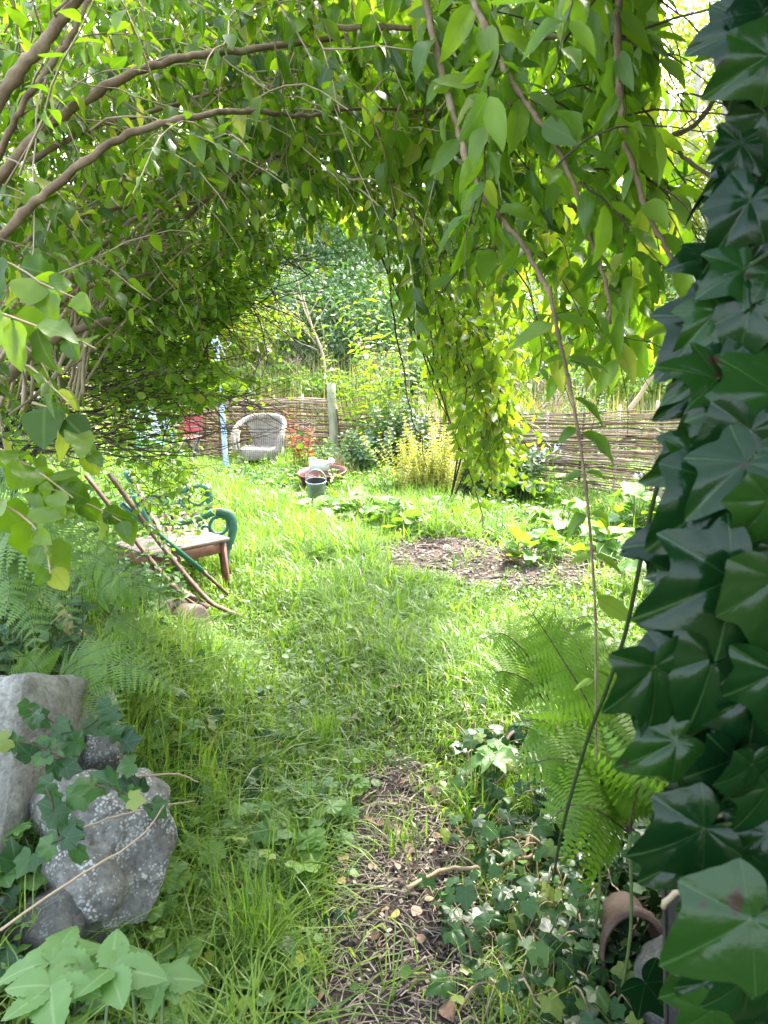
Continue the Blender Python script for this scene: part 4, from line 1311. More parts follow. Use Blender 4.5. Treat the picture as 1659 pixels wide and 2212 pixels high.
# ------------------------------------------------------------------ DROOPING SPRAY in the middle
def spray():
    root = thing('drooping_shrub', 'yellow-green shrub with long hanging sprays drooping in the middle of the view', 'shrub', rest(1.75, 7.6))
    tw = Buf(); L = Leaves(); L2 = Leaves(); n = 0
    while n < 250:
        t = random.random() ** .95
        cx = 905 + 150 * t; half = 120 * (1 - .86 * t) + 5
        px = cx + random.uniform(-1, 1) * half + (35 if t < .8 else 0); py = 400 + 600 * t
        d = random.uniform(3.2, 4.5)
        pts = shoot(P(px, py, d), [random.gauss(.25, .4), random.gauss(0, .4), -1], random.uniform(.2, .42), .06, .17, 8)
        q = proj(pts[-1])
        if q[1] > 1075 or (q[0] < 800 + (q[1] - 480) * .36): continue
        tube(tw, pts, np.linspace(.0032, .001, len(pts)), 4, random.random(), cap=False)
        leaf_pairs(L, pts, .038, .066, .35, .05, face=(.15, -.6, .5), rbias=(-.3 if t < .35 else .1)); n += 1
    for i in range(7):      # long dark stems
        s = P(random.uniform(780, 1010), random.uniform(360, 520), random.uniform(3.3, 4.2)); tt = random.uniform(.3, 1)
        e = P(910 + 125 * tt + random.gauss(0, 40), 500 + 540 * tt, random.uniform(3.3, 4.2)); mid = s * .4 + e * .6 + np.array([-.05, 0, -.02])
        c = catmull([s, mid, e], 9); c = c + rng.normal(0, .006, c.shape)
        b = Buf(); tube(b, c, np.linspace(.006, .0015, len(c)), 5); b.build('stem', M['twig_dark'], root)
    # longest spray
    c = catmull([P(800, 500, 3.5), P(865, 650, 3.5), P(935, 800, 3.5), P(975, 920, 3.5), P(1010, 1010, 3.5), P(1040, 1105, 3.5), P(1043, 1140, 3.5)], 6)
    b = Buf(); tube(b, c, np.linspace(.006, .0018, len(c)), 5); b.build('stem', M['twig_dark'], root); leaf_pairs(L, c[20:], .06, .055, .3, .0, face=(.15, -.6, .5), rbias=.2)
    # arching upper crown behind, broader leaves
    n = 0
    while n < 230:
        px, py = random.uniform(890, 1130), random.uniform(480, 900)
        if px > 1115 - max(0, (py - 740)) * .6 or px < 880 + (py - 520) * .16: continue
        d = random.uniform(4.6, 6.0); n += 1
        pts = shoot(P(px, py, d), [random.gauss(.5, .4), random.gauss(-.1, .5), random.gauss(-.1, .4)], random.uniform(.2, .45), .12, .1, 7)
        tube(tw, pts, np.linspace(.003, .001, len(pts)), 4, random.random(), cap=False)
        leaf_pairs(L2, pts, .055, .11, .5, .1, face=(.1, -.35, .8), rbias=.15)
    trunk = Buf(); base = P(975, 1040, 8.0); base[2] = float(H(base[0], base[1]))
    for k in range(4):
        top = P(980 + 40 * k, 560 + 30 * k, 5.2); c = catmull([base + rng.normal(0, .06, 3) * [1, 1, 0], (base + top) / 2 + [.1, .1, 0], top], 8); tube(trunk, c, np.linspace(.010, .004, len(c)), 7)
    trunk.build('trunk', M['bark_dark'], root)
    b = Buf(); L.into(b, T_OVAL3); L2.into(b, T_LANCE3); b.build('foliage', M['spray'], root)
    tw.build('twigs', M['twig_dark'], root)


spray()


# ------------------------------------------------------------------ OVERHANGING LONG-LEAVED SHRUB (right, near)
def right_shrub():
    root = thing('long_leaved_shrub', 'overhanging shrub with long pointed bright green leaves and hanging knotty branches at upper right', 'shrub', rest(2.0, 2.6))
    br = [
        ([P(900, -140, 1.75), P(930, 60, 1.7), P(980, 250, 1.65), P(1030, 400, 1.6), P(1090, 480, 1.6), P(1140, 545, 1.55), P(1190, 640, 1.5)], .0085, .0045),
        ([P(960, -150, 1.7), P(1030, 20, 1.6), P(1090, 150, 1.55), P(1150, 240, 1.5), P(1205, 320, 1.5), P(1260, 460, 1.5), P(1310, 620, 1.5), P(1320, 700, 1.5)], .0075, .003),
        ([P(1340, -150, 1.4), P(1335, 40, 1.35), P(1340, 220, 1.35), P(1360, 340, 1.35), P(1400, 460, 1.35), P(1450, 570, 1.35), P(1470, 640, 1.35)], .0075, .003),
        ([P(1700, -60, 1.8), P(1600, 120, 1.75), P(1510, 260, 1.7), P(1440, 300, 1.7), P(1470, 330, 1.7), P(1560, 400, 1.65), P(1680, 470, 1.6)], .006, .004),
        ([P(1230, 440, 2.2), P(1300, 500, 2.2), P(1380, 540, 2.2), P(1470, 580, 2.2), P(1560, 620, 2.2)], .007, .003),
        ([P(700, 60, 2.0), P(900, 60, 1.9), P(1100, 90, 1.8), P(1300, 60, 1.7)], .008, .004),
    ]
    tw = Buf(); L = Leaves()
    for pts, r0, r1 in br:
        c = catmull(pts, 8); c = c + rng.normal(0, .0015, c.shape); b = Buf()
        rr = np.linspace(r0, r1, len(c)) * (1 + .25 * (np.arange(len(c)) % 5 == 0)); tube(b, c, rr, 7); b.build('branch', M['bark'], root)
        leaf_pairs(L, c, .075, .105, .8, .15, face=(.0, -.55, .55))
    def cover(n, xr, yr, dr, size, rb=0.0, ln=(.2, .45)):
        k = 0
        while k < n:
            px, py, d = random.uniform(*xr), random.uniform(*yr), random.uniform(*dr)
            if px > 1420 and random.random() < min(.85, (px - 1420) / 200 + .35): k += .35; continue
            k += 1
            pts = shoot(P(px, py, d), [random.gauss(.35, .5), random.gauss(-.1, .5), random.gauss(-.2, .4)], random.uniform(*ln), .16, .1, 7)
            tube(tw, pts, np.linspace(.0026, .001, len(pts)), 4, random.random() * .5, cap=False)
            leaf_pairs(L, pts, .05, size, .55, .05, face=(.1, -.4, .7), rbias=rb)
    cover(46, (1020, 1450), (-150, 400), (1.3, 2.0), .095)
    cover(26, (1050, 1420), (50, 560), (1.8, 2.6), .10, .05)
    cover(46, (1120, 1620), (380, 740), (1.9, 2.9), .115, .15)
    cover(40, (1250, 1700), (-150, 400), (1.5, 2.6), .105, .1)
    cover(24, (1000, 1400), (-200, 350), (2.6, 4.2), .10, .2)
    L.filt(lambda p: clear_gap(p) | (rng.random(len(p)) < .03))
    L.filt(lambda p: ~((proj(p)[0] > 1410) & (proj(p)[1] < 620) & (rng.random(len(p)) < .86)))
    L.filt(lambda p: ~((proj(p)[0] < 1165) & (proj(p)[1] > 560 + (1165 - proj(p)[0]) * -.2) & (rng.random(len(p)) < .93)))
    L.build('foliage', T_LANCE, M['arch_right'], root); tw.build('twigs', M['twig_dark'], root)


right_shrub()


def hanging_shoot():
    root = thing('hanging_shoot', 'long thin brown shoot with paired leaves hanging straight down before the bright fence panel', 'plant', rest(.85, 1.9))
    c = catmull([P(1185, 620, 1.5), P(1205, 720, 1.5), P(1230, 830, 1.48), P(1248, 930, 1.46), P(1265, 1050, 1.45), P(1278, 1190, 1.44), P(1286, 1330, 1.43), P(1287, 1460, 1.42), P(1288, 1640, 1.42)], 7)
    b = Buf(); rr = np.linspace(.0042, .0016, len(c)); rr[::7] *= 1.5; tube(b, c, rr, 7); b.build('stem', M['bark'], root)
    L = Leaves()
    spec = [(1222, 770, -1, .05), (1222, 772, 1, .085), (1235, 860, 1, .08), (1248, 925, -1, .045), (1252, 935, 1, .09), (1262, 1020, -1, .045), (1262, 1022, 1, .06), (1270, 1110, 1, .075), (1270, 1112, -1, .055),
            (1278, 1200, 1, .06), (1280, 1205, -1, .045), (1284, 1290, 1, .085), (1285, 1350, -1, .04), (1286, 1360, 1, .035), (1287, 1450, 1, .045), (1287, 1470, -1, .04), (1225, 780, 1, .07), (1200, 700, -1, .09), (1196, 680, 1, .08)]
    for px, py, sd, s in spec:
        p = P(px, py, 1.45); L.add(p + [sd * .004, 0, 0], [sd * .9, random.gauss(-.1, .3), random.uniform(-.55, -.1)], [random.gauss(0, .3), -.6, .8], s)
    L.build('leaves', T_LANCE, M['arch_right'], root)


hanging_shoot()


# ------------------------------------------------------------------ IVY-CLAD TRUNK (right edge)
def ivy_trunk():
    base = np.array([.72, .98, float(H(.72, .98))])
    x0 = P(1755, 1200, 1.0)
    root = thing('ivy_covered_trunk', 'dark tree trunk at the right edge, clad in climbing stems', 'tree', [x0[0], x0[1], float(H(x0[0], x0[1]))])
    b = Buf(); cs = []
    for z, dx, r in ((-.1, .09, .15), (.3, .07, .145), (.8, .03, .14), (1.2, .005, .14), (1.6, .0, .125), (1.9, .02, .115), (2.3, .03, .11), (3.2, .1, .10), (4.0, .1, .09)):
        cs.append([x0[0] + dx, x0[1] + .10, z + .0])
    c = catmull(cs, 5); rr = np.interp(c[:, 2], [-.1, .3, 1.2, 1.9, 4], [.15, .145, .125, .10, .08])
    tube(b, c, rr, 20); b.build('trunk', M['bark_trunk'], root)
    for k in range(9):
        a0 = random.uniform(2.6, 5.6); zz = np.linspace(0, 2.6, 26); rad = np.interp(zz, [0, .3, 1.2, 1.9, 4], [.15, .145, .13, .108, .1]) + .002
        xo = np.interp(zz, [-.1, .3, .8], [.09, .07, .03]); aa = a0 + .35 * np.sin(zz * 2 + k) + .1 * np.sin(zz * 9 + k)
        pts = np.stack([x0[0] + xo + rad * np.cos(aa), x0[1] + .10 + rad * np.sin(aa), zz], -1); s = Buf(); tube(s, pts, random.uniform(.003, .006), 6, .4); s.build('climbing_stem', M['bark_dark'], root)
    # ivy
    iv = thing('ivy', 'climbing ivy with large glossy dark green leaves on the trunk at right', 'ivy', [x0[0] - .1, x0[1] - .1, .2])
    L = Leaves(); L2 = Leaves(); pet = Buf()
    def leaf(px, py, d, ang, size, T=L, yaw=0.0, pitch=.25, r=None):
        """px,py: where the petiole meets the leaf; ang: direction the tip points, degrees clockwise from straight down"""
        p = P(px, py, d); a = R(ang)
        dd = np.array([-math.sin(a), -.25 * pitch, -math.cos(a)])
        nn = np.array([yaw, -1.0, pitch * .6 + random.uniform(.0, .45)])
        T.add(p, dd, nn, size, r)
        q = P(1720 + random.uniform(-40, 30), py + random.uniform(-70, 60), .95)
        e = (p + q) / 2 + np.array([0, -.02, .03]); tube(pet, catmull([p, e, q], 5), .0016, 5, .5, cap=False)
    big = [  # px, py, depth, angle, size
        (1640, 120, .66, 60, .075), (1620, 280, .72, 30, .045), (1600, 400, .74, 80, .05), (1530, 690, .70, 40, .10), (1585, 580, .68, 65, .06), (1640, 590, .66, -20, .05),
        (1600, 770, .70, 75, .10), (1560, 850, .72, 70, .085), (1600, 930, .64, 10, .10), (1650, 850, .66, 60, .10), (1560, 1050, .66, 62, .115), (1500, 1000, .73, 75, .08), (1470, 960, .74, 50, .06),
        (1590, 1000, .62, 55, .085), (1640, 1080, .60, 15, .06), (1560, 1250, .61, 55, .112), (1620, 1330, .62, 15, .105), (1490, 1170, .72, 88, .09), (1460, 1290, .74, 30, .05), (1655, 1250, .60, 0, .095),
        (1390, 1440, .62, -8, .10), (1430, 1440, .66, 35, .09), (1520, 1420, .64, 20, .10), (1610, 1500, .62, 8, .10), (1655, 1450, .6, 10, .09), (1440, 1600, .66, 58, .075),
        (1600, 1650, .62, 12, .07), (1580, 1120, .68, 30, .07), (1640, 1180, .66, 60, .07), (1540, 1560, .7, 40, .06), (1640, 1380, .66, 45, .07), (1600, 1730, .66, 30, .07), (1640, 1800, .66, 60, .07), (1560, 1860, .68, 20, .05), (1610, 700, .72, 20, .07), (1580, 640, .74, 60, .06), (1650, 980, .66, 30, .08), (1560, 1640, .62, 28, .08), (1500, 1790, .62, 72, .085), (1640, 1700, .62, 10, .07), (1655, 1580, .63, 30, .08),
        (1600, 1985, .56, 55, .10), (1610, 2040, .56, 0, .065), (1590, 2110, .58, -15, .075), (1655, 2080, .58, 10, .06), (1650, 1880, .62, 10, .05), (1520, 1930, .8, 40, .05),
        (1480, 850, .8, 60, .06), (1400, 1180, .82, 80, .055), (1440, 1350, .8, 20, .045), (1500, 560, .82, 75, .055), (1650, 700, .68, 40, .08), (1640, 460, .72, 70, .05), (1655, 330, .7, 20, .05), (1655, 40, .7, 70, .06)]
    for px, py, d, a, s in big:
        px += 22; leaf(px, py, d + random.gauss(0, .01), a + random.gauss(0, 9), s * .74, random.choice([L, L2]), random.gauss(0, .35), random.uniform(0, .7))
    for _ in range(95):
        py = random.uniform(420, 2212) if random.random() < .9 else random.uniform(-50, 420); lo_ = 1600 if py < 520 else (1545 if py < 1000 else 1470)
        px = random.uniform(lo_, 1680); leaf(px, py, random.uniform(.66, .80), random.gauss(30, 35), random.uniform(.035, .062), random.choice([L, L2]), random.gauss(0, .4), random.uniform(0, .7))
    # closer to the trunk, packed, and round the far side too
    for _ in range(260):
        z = random.uniform(.15, 3.2)
        if z > 1.45 and random.random() < .55: continue
        a = random.uniform(0, 6.28); rad = random.uniform(.12, .19 if z < 1.3 else .15)
        p = np.array([x0[0] + rad * math.cos(a) + .03, x0[1] + .12 + rad * math.sin(a), z])
        q = proj(p)
        if q[2] < .55 or (q[0] < 1560 and random.random() < .9): continue
        o = np.array([math.cos(a), math.sin(a), 0])
        L.add(p, [random.gauss(0, .5), random.gauss(0, .3), -1], o + [0, 0, random.uniform(.1, .7)], random.uniform(.05, .09))
    b = Buf(); L.into(b, T_IVY, .1); L2.into(b, T_IVY2, .1)
    b.build('leaves', M['ivy'], iv); pet.build('petioles', M['stem_green'], iv)
    t = Buf()
    for pts, r in (([P(1700, 1765, .7), P(1600, 1762, .68), P(1520, 1752, .66), P(1505, 1760, .66)], .0028), ([P(1700, 2060, .62), P(1600, 2020, .6), P(1570, 1960, .6), P(1560, 1900, .62)], .002), ([P(1500, 1770, .66), P(1505, 1850, .66), P(1560, 1880, .66), P(1700, 1870, .66)], .0024),
                   ([P(1720, 1930, .75), P(1600, 1930, .74), P(1500, 1900, .74), P(1430, 1960, .78)], .003), ([P(1640, 2150, .8), P(1560, 2110, .8), P(1520, 2060, .8), P(1535, 2020, .8)], .003)):
        c = catmull(pts, 7); tube(t, c + rng.normal(0, .0012, c.shape), r, 6, random.random())
    t.build('runners', M['twig_pale'], iv)
    # leaning bare cane
    c = catmull([P(1448, 930, .98), P(1425, 1030, 1.0), P(1400, 1130, 1.05), P(1380, 1230, 1.1), P(1350, 1370, 1.2), P(1310, 1490, 1.3), P(1265, 1610, 1.45), P(1215, 1790, 1.7), G(1195, 1900)], 6)
    b = Buf(); tube(b, c, np.linspace(.003, .0038, len(c)), 8); o = b.build('leaning_cane', M['stem_dark'])
    tag(o, 'dark green leaning cane crossing in front of the bare soil down to the ferns', 'plant stem')


ivy_trunk()


# ------------------------------------------------------------------ LEAF MASSES added beside and above the trunk to shade the corner
def shade_hedge(name, label, x, y, z, n, size, mat, T=T_OVAL3):
    root = thing(name, label, 'shade_hedge', rest((x[0] + x[1]) / 2, (y[0] + y[1]) / 2))
    L = Leaves(); k = n
    p = np.stack([rng.uniform(*x, k), rng.uniform(*y, k), rng.uniform(*z, k)], -1)
    p[:, 2] += H(p[:, 0], p[:, 1])
    L.add_many(p, rng.normal(0, 1, (k, 3)) + [0, 0, -.5], rng.normal(0, .6, (k, 3)) + [-.2, -.2, 1], rng.uniform(.6, 1.2, k) * size)
    q = proj(np.array(L.p)); 
    L.filt(lambda p: (proj(p)[0] > 1600) | (p[:, 1] > 2.2))
    L.filt(clear_gap)
    L.build('foliage', T, mat, root)
    t = Buf()
    for i in range(14):
        s = rest(random.uniform(*x), random.uniform(*y)); tube(t, shoot(s, [random.gauss(0, .2), random.gauss(0, .2), 1], z[1] * .8, -.02, .08, 8), np.linspace(.012, .004, 9), 6, random.random())
    t.build('stems', M['bark_dark'], root)


def overhead_shade():  # leaves overhead, out of view, added to darken the lower right
    root = thing('shade_crown', 'added unseen leaf crown overhead that shades the lower right corner', 'tree', rest(1.2, .7)); L = Leaves(); k = 4200
    p = np.stack([rng.uniform(.2, 2.4, k), rng.uniform(-1.3, 2.4, k), rng.uniform(2.35, 3.3, k)], -1)
    L.add_many(p, rng.normal(0, 1, (k, 3)) + [0, 0, -.4], rng.normal(0, .5, (k, 3)) + [0, 0, 1], rng.uniform(.07, .12, k)); L.filt(lambda p: (proj(p)[1] < -40) | (p @ FWD < .2))
    L.build('crown', T_IVYS, M['darkbush'], root); t = Buf(); tube(t, catmull([rest(1.75, .6), [1.7, .6, 1.4], [1.3, .6, 2.9]], 6), np.linspace(.09, .04, 13), 10); t.build('trunk', M['bark_dark'], root)


overhead_shade()


def sun_blocker():  # occluder added to keep the sun off the lower right ground
    root = thing('shade_crown', 'added leaf crown behind the ivy-clad trunk that blocks sun from the lower right', 'tree', rest(2.6, 3.4)); L = Leaves(); k = 6500
    p = np.stack([rng.uniform(1.1, 3.4, k), rng.uniform(2.0, 4.9, k), rng.uniform(1.2, 3.1, k)], -1)
    L.add_many(p, rng.normal(0, 1, (k, 3)) + [0, 0, -.4], rng.normal(0, .5, (k, 3)) + [0, 0, 1], rng.uniform(.08, .13, k)); L.filt(lambda p: proj(p)[0] > 1610)
    L.build('crown', T_OVAL3, M['darkbush'], root); t = Buf(); tube(t, catmull([rest(2.6, 3.4), [2.55, 3.4, 1.4], [2.3, 3.3, 3.2]], 6), np.linspace(.11, .05, 13), 10); t.build('trunk', M['bark_dark'], root)


sun_blocker()
shade_hedge('shade_hedge', 'added dark leaf mass right of the ivy-clad trunk that shades the corner', (1.15, 2.3), (-.6, 3.0), (.1, 2.7), 11000, .085, M['darkbush'])


# ------------------------------------------------------------------ FERNS
def pinna_template(n=10, fine=True):
    v = []; lo = []; sz = []; ve = []
    for i in range(n):
        t = (i + .5) / n; w = .24 * (1 - t) ** .7 * min(1, t * 6 + .5)
        for s in (-1, 1):
            a = len(v); wd = .5 / n
            v += [(0, t - wd, 0), (s * w * .6, t - wd * .55 + .01, .01), (s * w, t + wd * .35, -.02), (s * w * .4, t + wd * .45, .008), (0, t + wd * .7, 0)]
            lo += [a, a + 1, a + 2, a + 3, a + 4] if s > 0 else [a + 4, a + 3, a + 2, a + 1, a]; sz.append(5); ve += [0.3] * 5
    a = len(v); v += [(-.008, 0, .002), (.008, 0, .002), (0, 1.0, .002)]; lo += [a, a + 1, a + 2]; sz.append(3); ve += [1, 1, 1]
    V = np.array(v, float); V[:, 2] -= .18 * V[:, 1] ** 2
    return V, np.array(lo), np.array(sz), np.array(ve)


T_PINNA = pinna_template(11); T_PINNA6 = pinna_template(7)


def frond(parent, pts, width, mat, T=T_PINNA, nrm=(0, -.65, .75), pairs=18, name='frond'):
    c = catmull(pts, 8); seg = np.concatenate([[0], np.cumsum(np.linalg.norm(np.diff(c, axis=0), axis=1))]); tot = seg[-1]
    L = Leaves()
    for i in range(pairs):
        f = .14 + .86 * (i / pairs) ** .95; s = f * tot
        p = np.array([np.interp(s, seg, c[:, k]) for k in range(3)]); p2 = np.array([np.interp(min(tot, s + .01), seg, c[:, k]) for k in range(3)]); p1 = np.array([np.interp(max(0, s - .01), seg, c[:, k]) for k in range(3)])
        t = norm(p2 - p1); sd = norm(np.cross(t, nrm)); up = np.cross(sd, t)
        g = (f - .1) / .9; ln = width * .5 * min(1, .45 + g * 2.6) * (1 - g ** 2.2) + .006
        for q in (-1, 1):
            L.add(p, sd * q + t * .42 + up * random.uniform(-.15, .1) + [0, 0, -.12], up + rng.normal(0, .12, 3), ln * random.uniform(.93, 1.05), min(1, max(0, .5 + random.gauss(0, .2))))
    b = Buf(); L.into(b, T, .05); o = b.build(name, mat, parent); rb = Buf(); tube(rb, c, np.linspace(.0030, .0009, len(c)), 5, .2, cap=False); rb.build('rachis', M['twig_dark'] if mat is M['fernlit'] else M['stem_green'], o)
    return o


def fern(label, base, fronds, width, mat, T=T_PINNA, group=None):
    g0 = np.array([base[0], base[1], float(H(base[0], base[1])) - .01]); ob = base; pt = Buf(); tube(pt, catmull([g0, (g0 + ob) / 2 + [.02, 0, 0], ob], 4), .004, 6, .2)
    root = thing('fern', label, 'fern', g0, group=group); pt.build('base_stalk', M['stem_green'], root)
    for fr in fronds: frond(root, [base] + fr, width * random.uniform(.85, 1.1), mat, T)
    return root


# left bank: the big arching fern over the plank, and the low one beside the block
b0 = P(-40, 1250, 2.5)
fern('large arching fern on the left bank spreading over the timber plank', b0,
     [[P(60, 1120, 2.5), P(180, 1140, 2.4), P(260, 1210, 2.35)], [P(80, 1190, 2.4), P(200, 1200, 2.3), P(300, 1290, 2.25)], [P(60, 1090, 2.6), P(150, 1090, 2.5), P(230, 1130, 2.45)], [P(30, 1220, 2.35), P(120, 1280, 2.25), P(160, 1370, 2.2)],
      [P(0, 1240, 2.3), P(60, 1320, 2.2), P(80, 1420, 2.15)], [P(20, 1150, 2.3), P(120, 1200, 2.2), P(210, 1290, 2.15)], [P(-20, 1080, 2.4), P(30, 1010, 2.4), P(100, 1000, 2.35)], [P(0, 1200, 2.4), P(20, 1260, 2.2), P(10, 1340, 2.1)]], .30, M['fern'])
b0 = P(120, 1490, 2.3)
fern('low fern with one long frond reaching right across the grass beside the granite block', b0,
     [[P(180, 1440, 2.2), P(290, 1440, 2.15), P(400, 1500, 2.1)], [P(150, 1440, 2.25), P(220, 1400, 2.2), P(290, 1390, 2.2)], [P(170, 1490, 2.15), P(230, 1520, 2.05), P(270, 1590, 2.0)], [P(90, 1460, 2.2), P(60, 1420, 2.2), P(20, 1420, 2.15)]], .22, M['fern'])
b0 = P(235, 1330, 2.9)
fern('small silvery fern growing between the plank and the roller drum', b0,
     [[P(270, 1270, 2.85), P(330, 1270, 2.8), P(370, 1310, 2.8)], [P(200, 1250, 2.85), P(230, 1190, 2.8), P(290, 1190, 2.8)], [P(260, 1340, 2.75), P(310, 1370, 2.7), P(340, 1420, 2.7)], [P(210, 1290, 2.8), P(250, 1250, 2.75), P(320, 1250, 2.7)]], .2, M['fern'])
# right: bright ferns
b0 = P(1290, 1750, 1.95)
fern('tall dark-stemmed fern at lower right arching up past the hanging shoot', b0,
     [[P(1285, 1560, 1.95), P(1200, 1400, 1.95), P(1125, 1290, 1.95)], [P(1290, 1600, 2.0), P(1260, 1420, 2.1), P(1200, 1330, 2.2)], [P(1330, 1580, 2.0), P(1380, 1440, 2.1), P(1440, 1400, 2.2)], [P(1250, 1640, 1.95), P(1180, 1560, 2.0), P(1110, 1560, 2.0)],
      [P(1350, 1650, 1.9), P(1420, 1560, 1.95), P(1500, 1560, 2.0)], [P(1300, 1600, 2.1), P(1320, 1450, 2.2), P(1290, 1350, 2.3)]], .36, M['fernlit'])
b0 = P(1360, 1800, 1.8)
fern('spreading fern with flat layered fronds low in the dark right corner', b0,
     [[P(1300, 1690, 1.8), P(1220, 1640, 1.8), P(1140, 1650, 1.8)], [P(1390, 1680, 1.8), P(1450, 1620, 1.85), P(1530, 1630, 1.9)], [P(1330, 1660, 1.9), P(1300, 1560, 2.0), P(1240, 1520, 2.05)], [P(1380, 1700, 1.75), P(1430, 1700, 1.75), P(1500, 1740, 1.75)], [P(1290, 1750, 1.7), P(1230, 1740, 1.7), P(1180, 1780, 1.7)], [P(1360, 1640, 1.95), P(1400, 1520, 2.1), P(1460, 1480, 2.2)]], .36, M['fernlit'])
b0 = P(1180, 1520, 2.7)
fern('pale sunlit fern between the grass and the tall dark-stemmed fern', b0,
     [[P(1150, 1430, 2.7), P(1090, 1370, 2.7), P(1040, 1380, 2.7)], [P(1200, 1420, 2.75), P(1240, 1340, 2.8), P(1310, 1330, 2.8)], [P(1220, 1450, 2.7), P(1300, 1400, 2.7), P(1370, 1400, 2.7)], [P(1180, 1400, 2.85), P(1200, 1330, 2.9), P(1190, 1290, 2.95)], [P(1140, 1470, 2.65), P(1080, 1450, 2.6), P(1050, 1480, 2.6)]], .32, M['fernlit'])
b0 = P(1560, 1140, 2.8); b0[2] = float(H(b0[0], b0[1]))
fern('tall fern standing before the right end of the bright woven fence', b0,
     [[P(1540, 1060, 2.7), P(1460, 950, 2.6), P(1370, 925, 2.55), P(1310, 925, 2.5)], [P(1550, 1050, 2.75), P(1500, 980, 2.7), P(1430, 980, 2.65), P(1390, 1010, 2.6)], [P(1560, 1040, 2.8), P(1530, 950, 2.8), P(1480, 920, 2.8)], [P(1560, 1080, 2.7), P(1500, 1040, 2.6), P(1440, 1050, 2.55)]], .24, M['fern'])


# ------------------------------------------------------------------ CLUMPS OF BROAD LEAVES (comfrey etc.)
def clump(label, c, n, size, hgt, mat, T=T_BROAD, name='broad_leaved_plant', group=None, spread=.16, cat='plant', stems=True, up=.5):
    root = thing(name, label, cat, c, group=group)
    L = Leaves(); st = Buf()
    for i in range(n):
        a = random.uniform(0, 6.283); r = spread * math.sqrt(random.random()); h = hgt * random.uniform(.25, 1.0) * (1 - .4 * r / max(spread, .01))
        o = np.array([math.cos(a), math.sin(a), 0])
        p = c + o * r + np.array([0, 0, h]); s = size * random.uniform(.55, 1.15)
        L.add(p, o + np.array([0, 0, up * random.uniform(-.4, 1.1)]) + rng.normal(0, .2, 3), np.array([0, 0, 1.0]) - o * .3 * up + rng.normal(0, .25, 3), s)
        if stems and i % 2 == 0: tube(st, catmull([c + o * r * .25 - [0, 0, .01], c + o * r * .6 + [0, 0, h * .7], p], 3), [.004] * 7, 5, .5, cap=False)
    L.build('leaves', T, mat, root)
    if stems: st.build('stems', M['stem_green'], root)
    return root


def gz(px, py, lift=0.0):
    q = G(px, py); q[2] += lift; return q


for px, py, n, s, h, lab in ((700, 1110, 20, .17, .16, 'broad leaved plant in front of the metal bucket'), (790, 1105, 22, .19, .17, 'broad leaved plant at the grass edge, second from the bucket'), (850, 1130, 22, .20, .16, 'drooping broad leaved plant under the yellow bush'),
                             (930, 1120, 18, .19, .15, 'broad leaved plant between the yellow bush and the tip of the drooping spray'), (620, 1090, 14, .13, .12, 'small broad leaved plant left of the metal bucket')):
    clump(lab, gz(px, py + 10), n + 12, s * .9, h * 1.5, M['comfrey'], spread=.24, up=.8)
for px, py, n, s, h, lab in ((1150, 1190, 20, .21, .22, 'large leaved plant at the back edge of the bare soil'), (1215, 1140, 26, .19, .34, 'leafy comfrey clump at the foot of the bright fence panel'), (1310, 1190, 28, .20, .36, 'tall bright comfrey clump right of the bare soil'),
                             (1370, 1120, 28, .19, .42, 'upright comfrey clump close to the slim pale post'), (1400, 1250, 26, .18, .34, 'sunlit comfrey clump beside the ivy-clad trunk'), (1120, 1060, 18, .24, .36, 'dark broad leaved plant behind the drooping spray by the fence')):
    clump(lab, gz(px, py + 25), n, s, h, M['comfrey'], up=.9)


def flower_stem(label, px, py0, py1, d, mat=M['petal_blue'], leaves=True):
    p0 = P(px, py0, d); p0[2] = float(H(p0[0], p0[1])); p1 = P(px - 4, py1, d)
    root = thing('flowering_stem', label, 'flower', p0)
    b = Buf(); c = catmull([p0, (p0 + p1) / 2 + [.02, 0, 0], p1], 6); tube(b, c, np.linspace(.007, .003, len(c)), 6)
    F = Leaves()
    for k in (-1, 1):
        tip = p1 + np.array([k * .07, 0, random.uniform(-.02, .03)]); tube(b, catmull([c[-4], (c[-4] + tip) / 2 + [0, 0, .02], tip], 4), .003, 5)
        for _ in range(20): F.add(tip + rng.normal(0, .022, 3), rng.normal(0, 1, 3) + [0, 0, -.3], rng.normal(0, 1, 3), random.uniform(.014, .026))
    b.build('stem', M['stem_green'], root); F.build('blossom', T_ROUND, mat, root)
    if leaves:
        L = Leaves(); leaf_pairs(L, c, .09, .12, .3, .15, spread=1); L.build('leaves', T_BROAD, M['comfrey'], root)


flower_stem('pale blue flowered comfrey stem standing before the bright fence panel', 1195, 1130, 972, 7.9)
flower_stem('second pale blue flower stem, partly behind the leaning cane and ivy', 1395, 1130, 1030, 7.3)


# dandelion clock
def dandelion():
    p = gz(965, 1215); t = p + [0, 0, .12]
    root = thing('dandelion_clock', 'white fluffy dandelion clock at the near edge of the bare soil', 'flower', p)
    b = Buf(); tube(b, [p, t], .002, 5); b.build('stem', M['stem_green'], root)
    v = norm(rng.normal(0, 1, (150, 3))); L = Leaves(); L.add_many(t + v * .012, v, rng.normal(0, 1, (150, 3)), .018); L.build('seed_head', T_BIT, M['petal_white'], root)


dandelion()


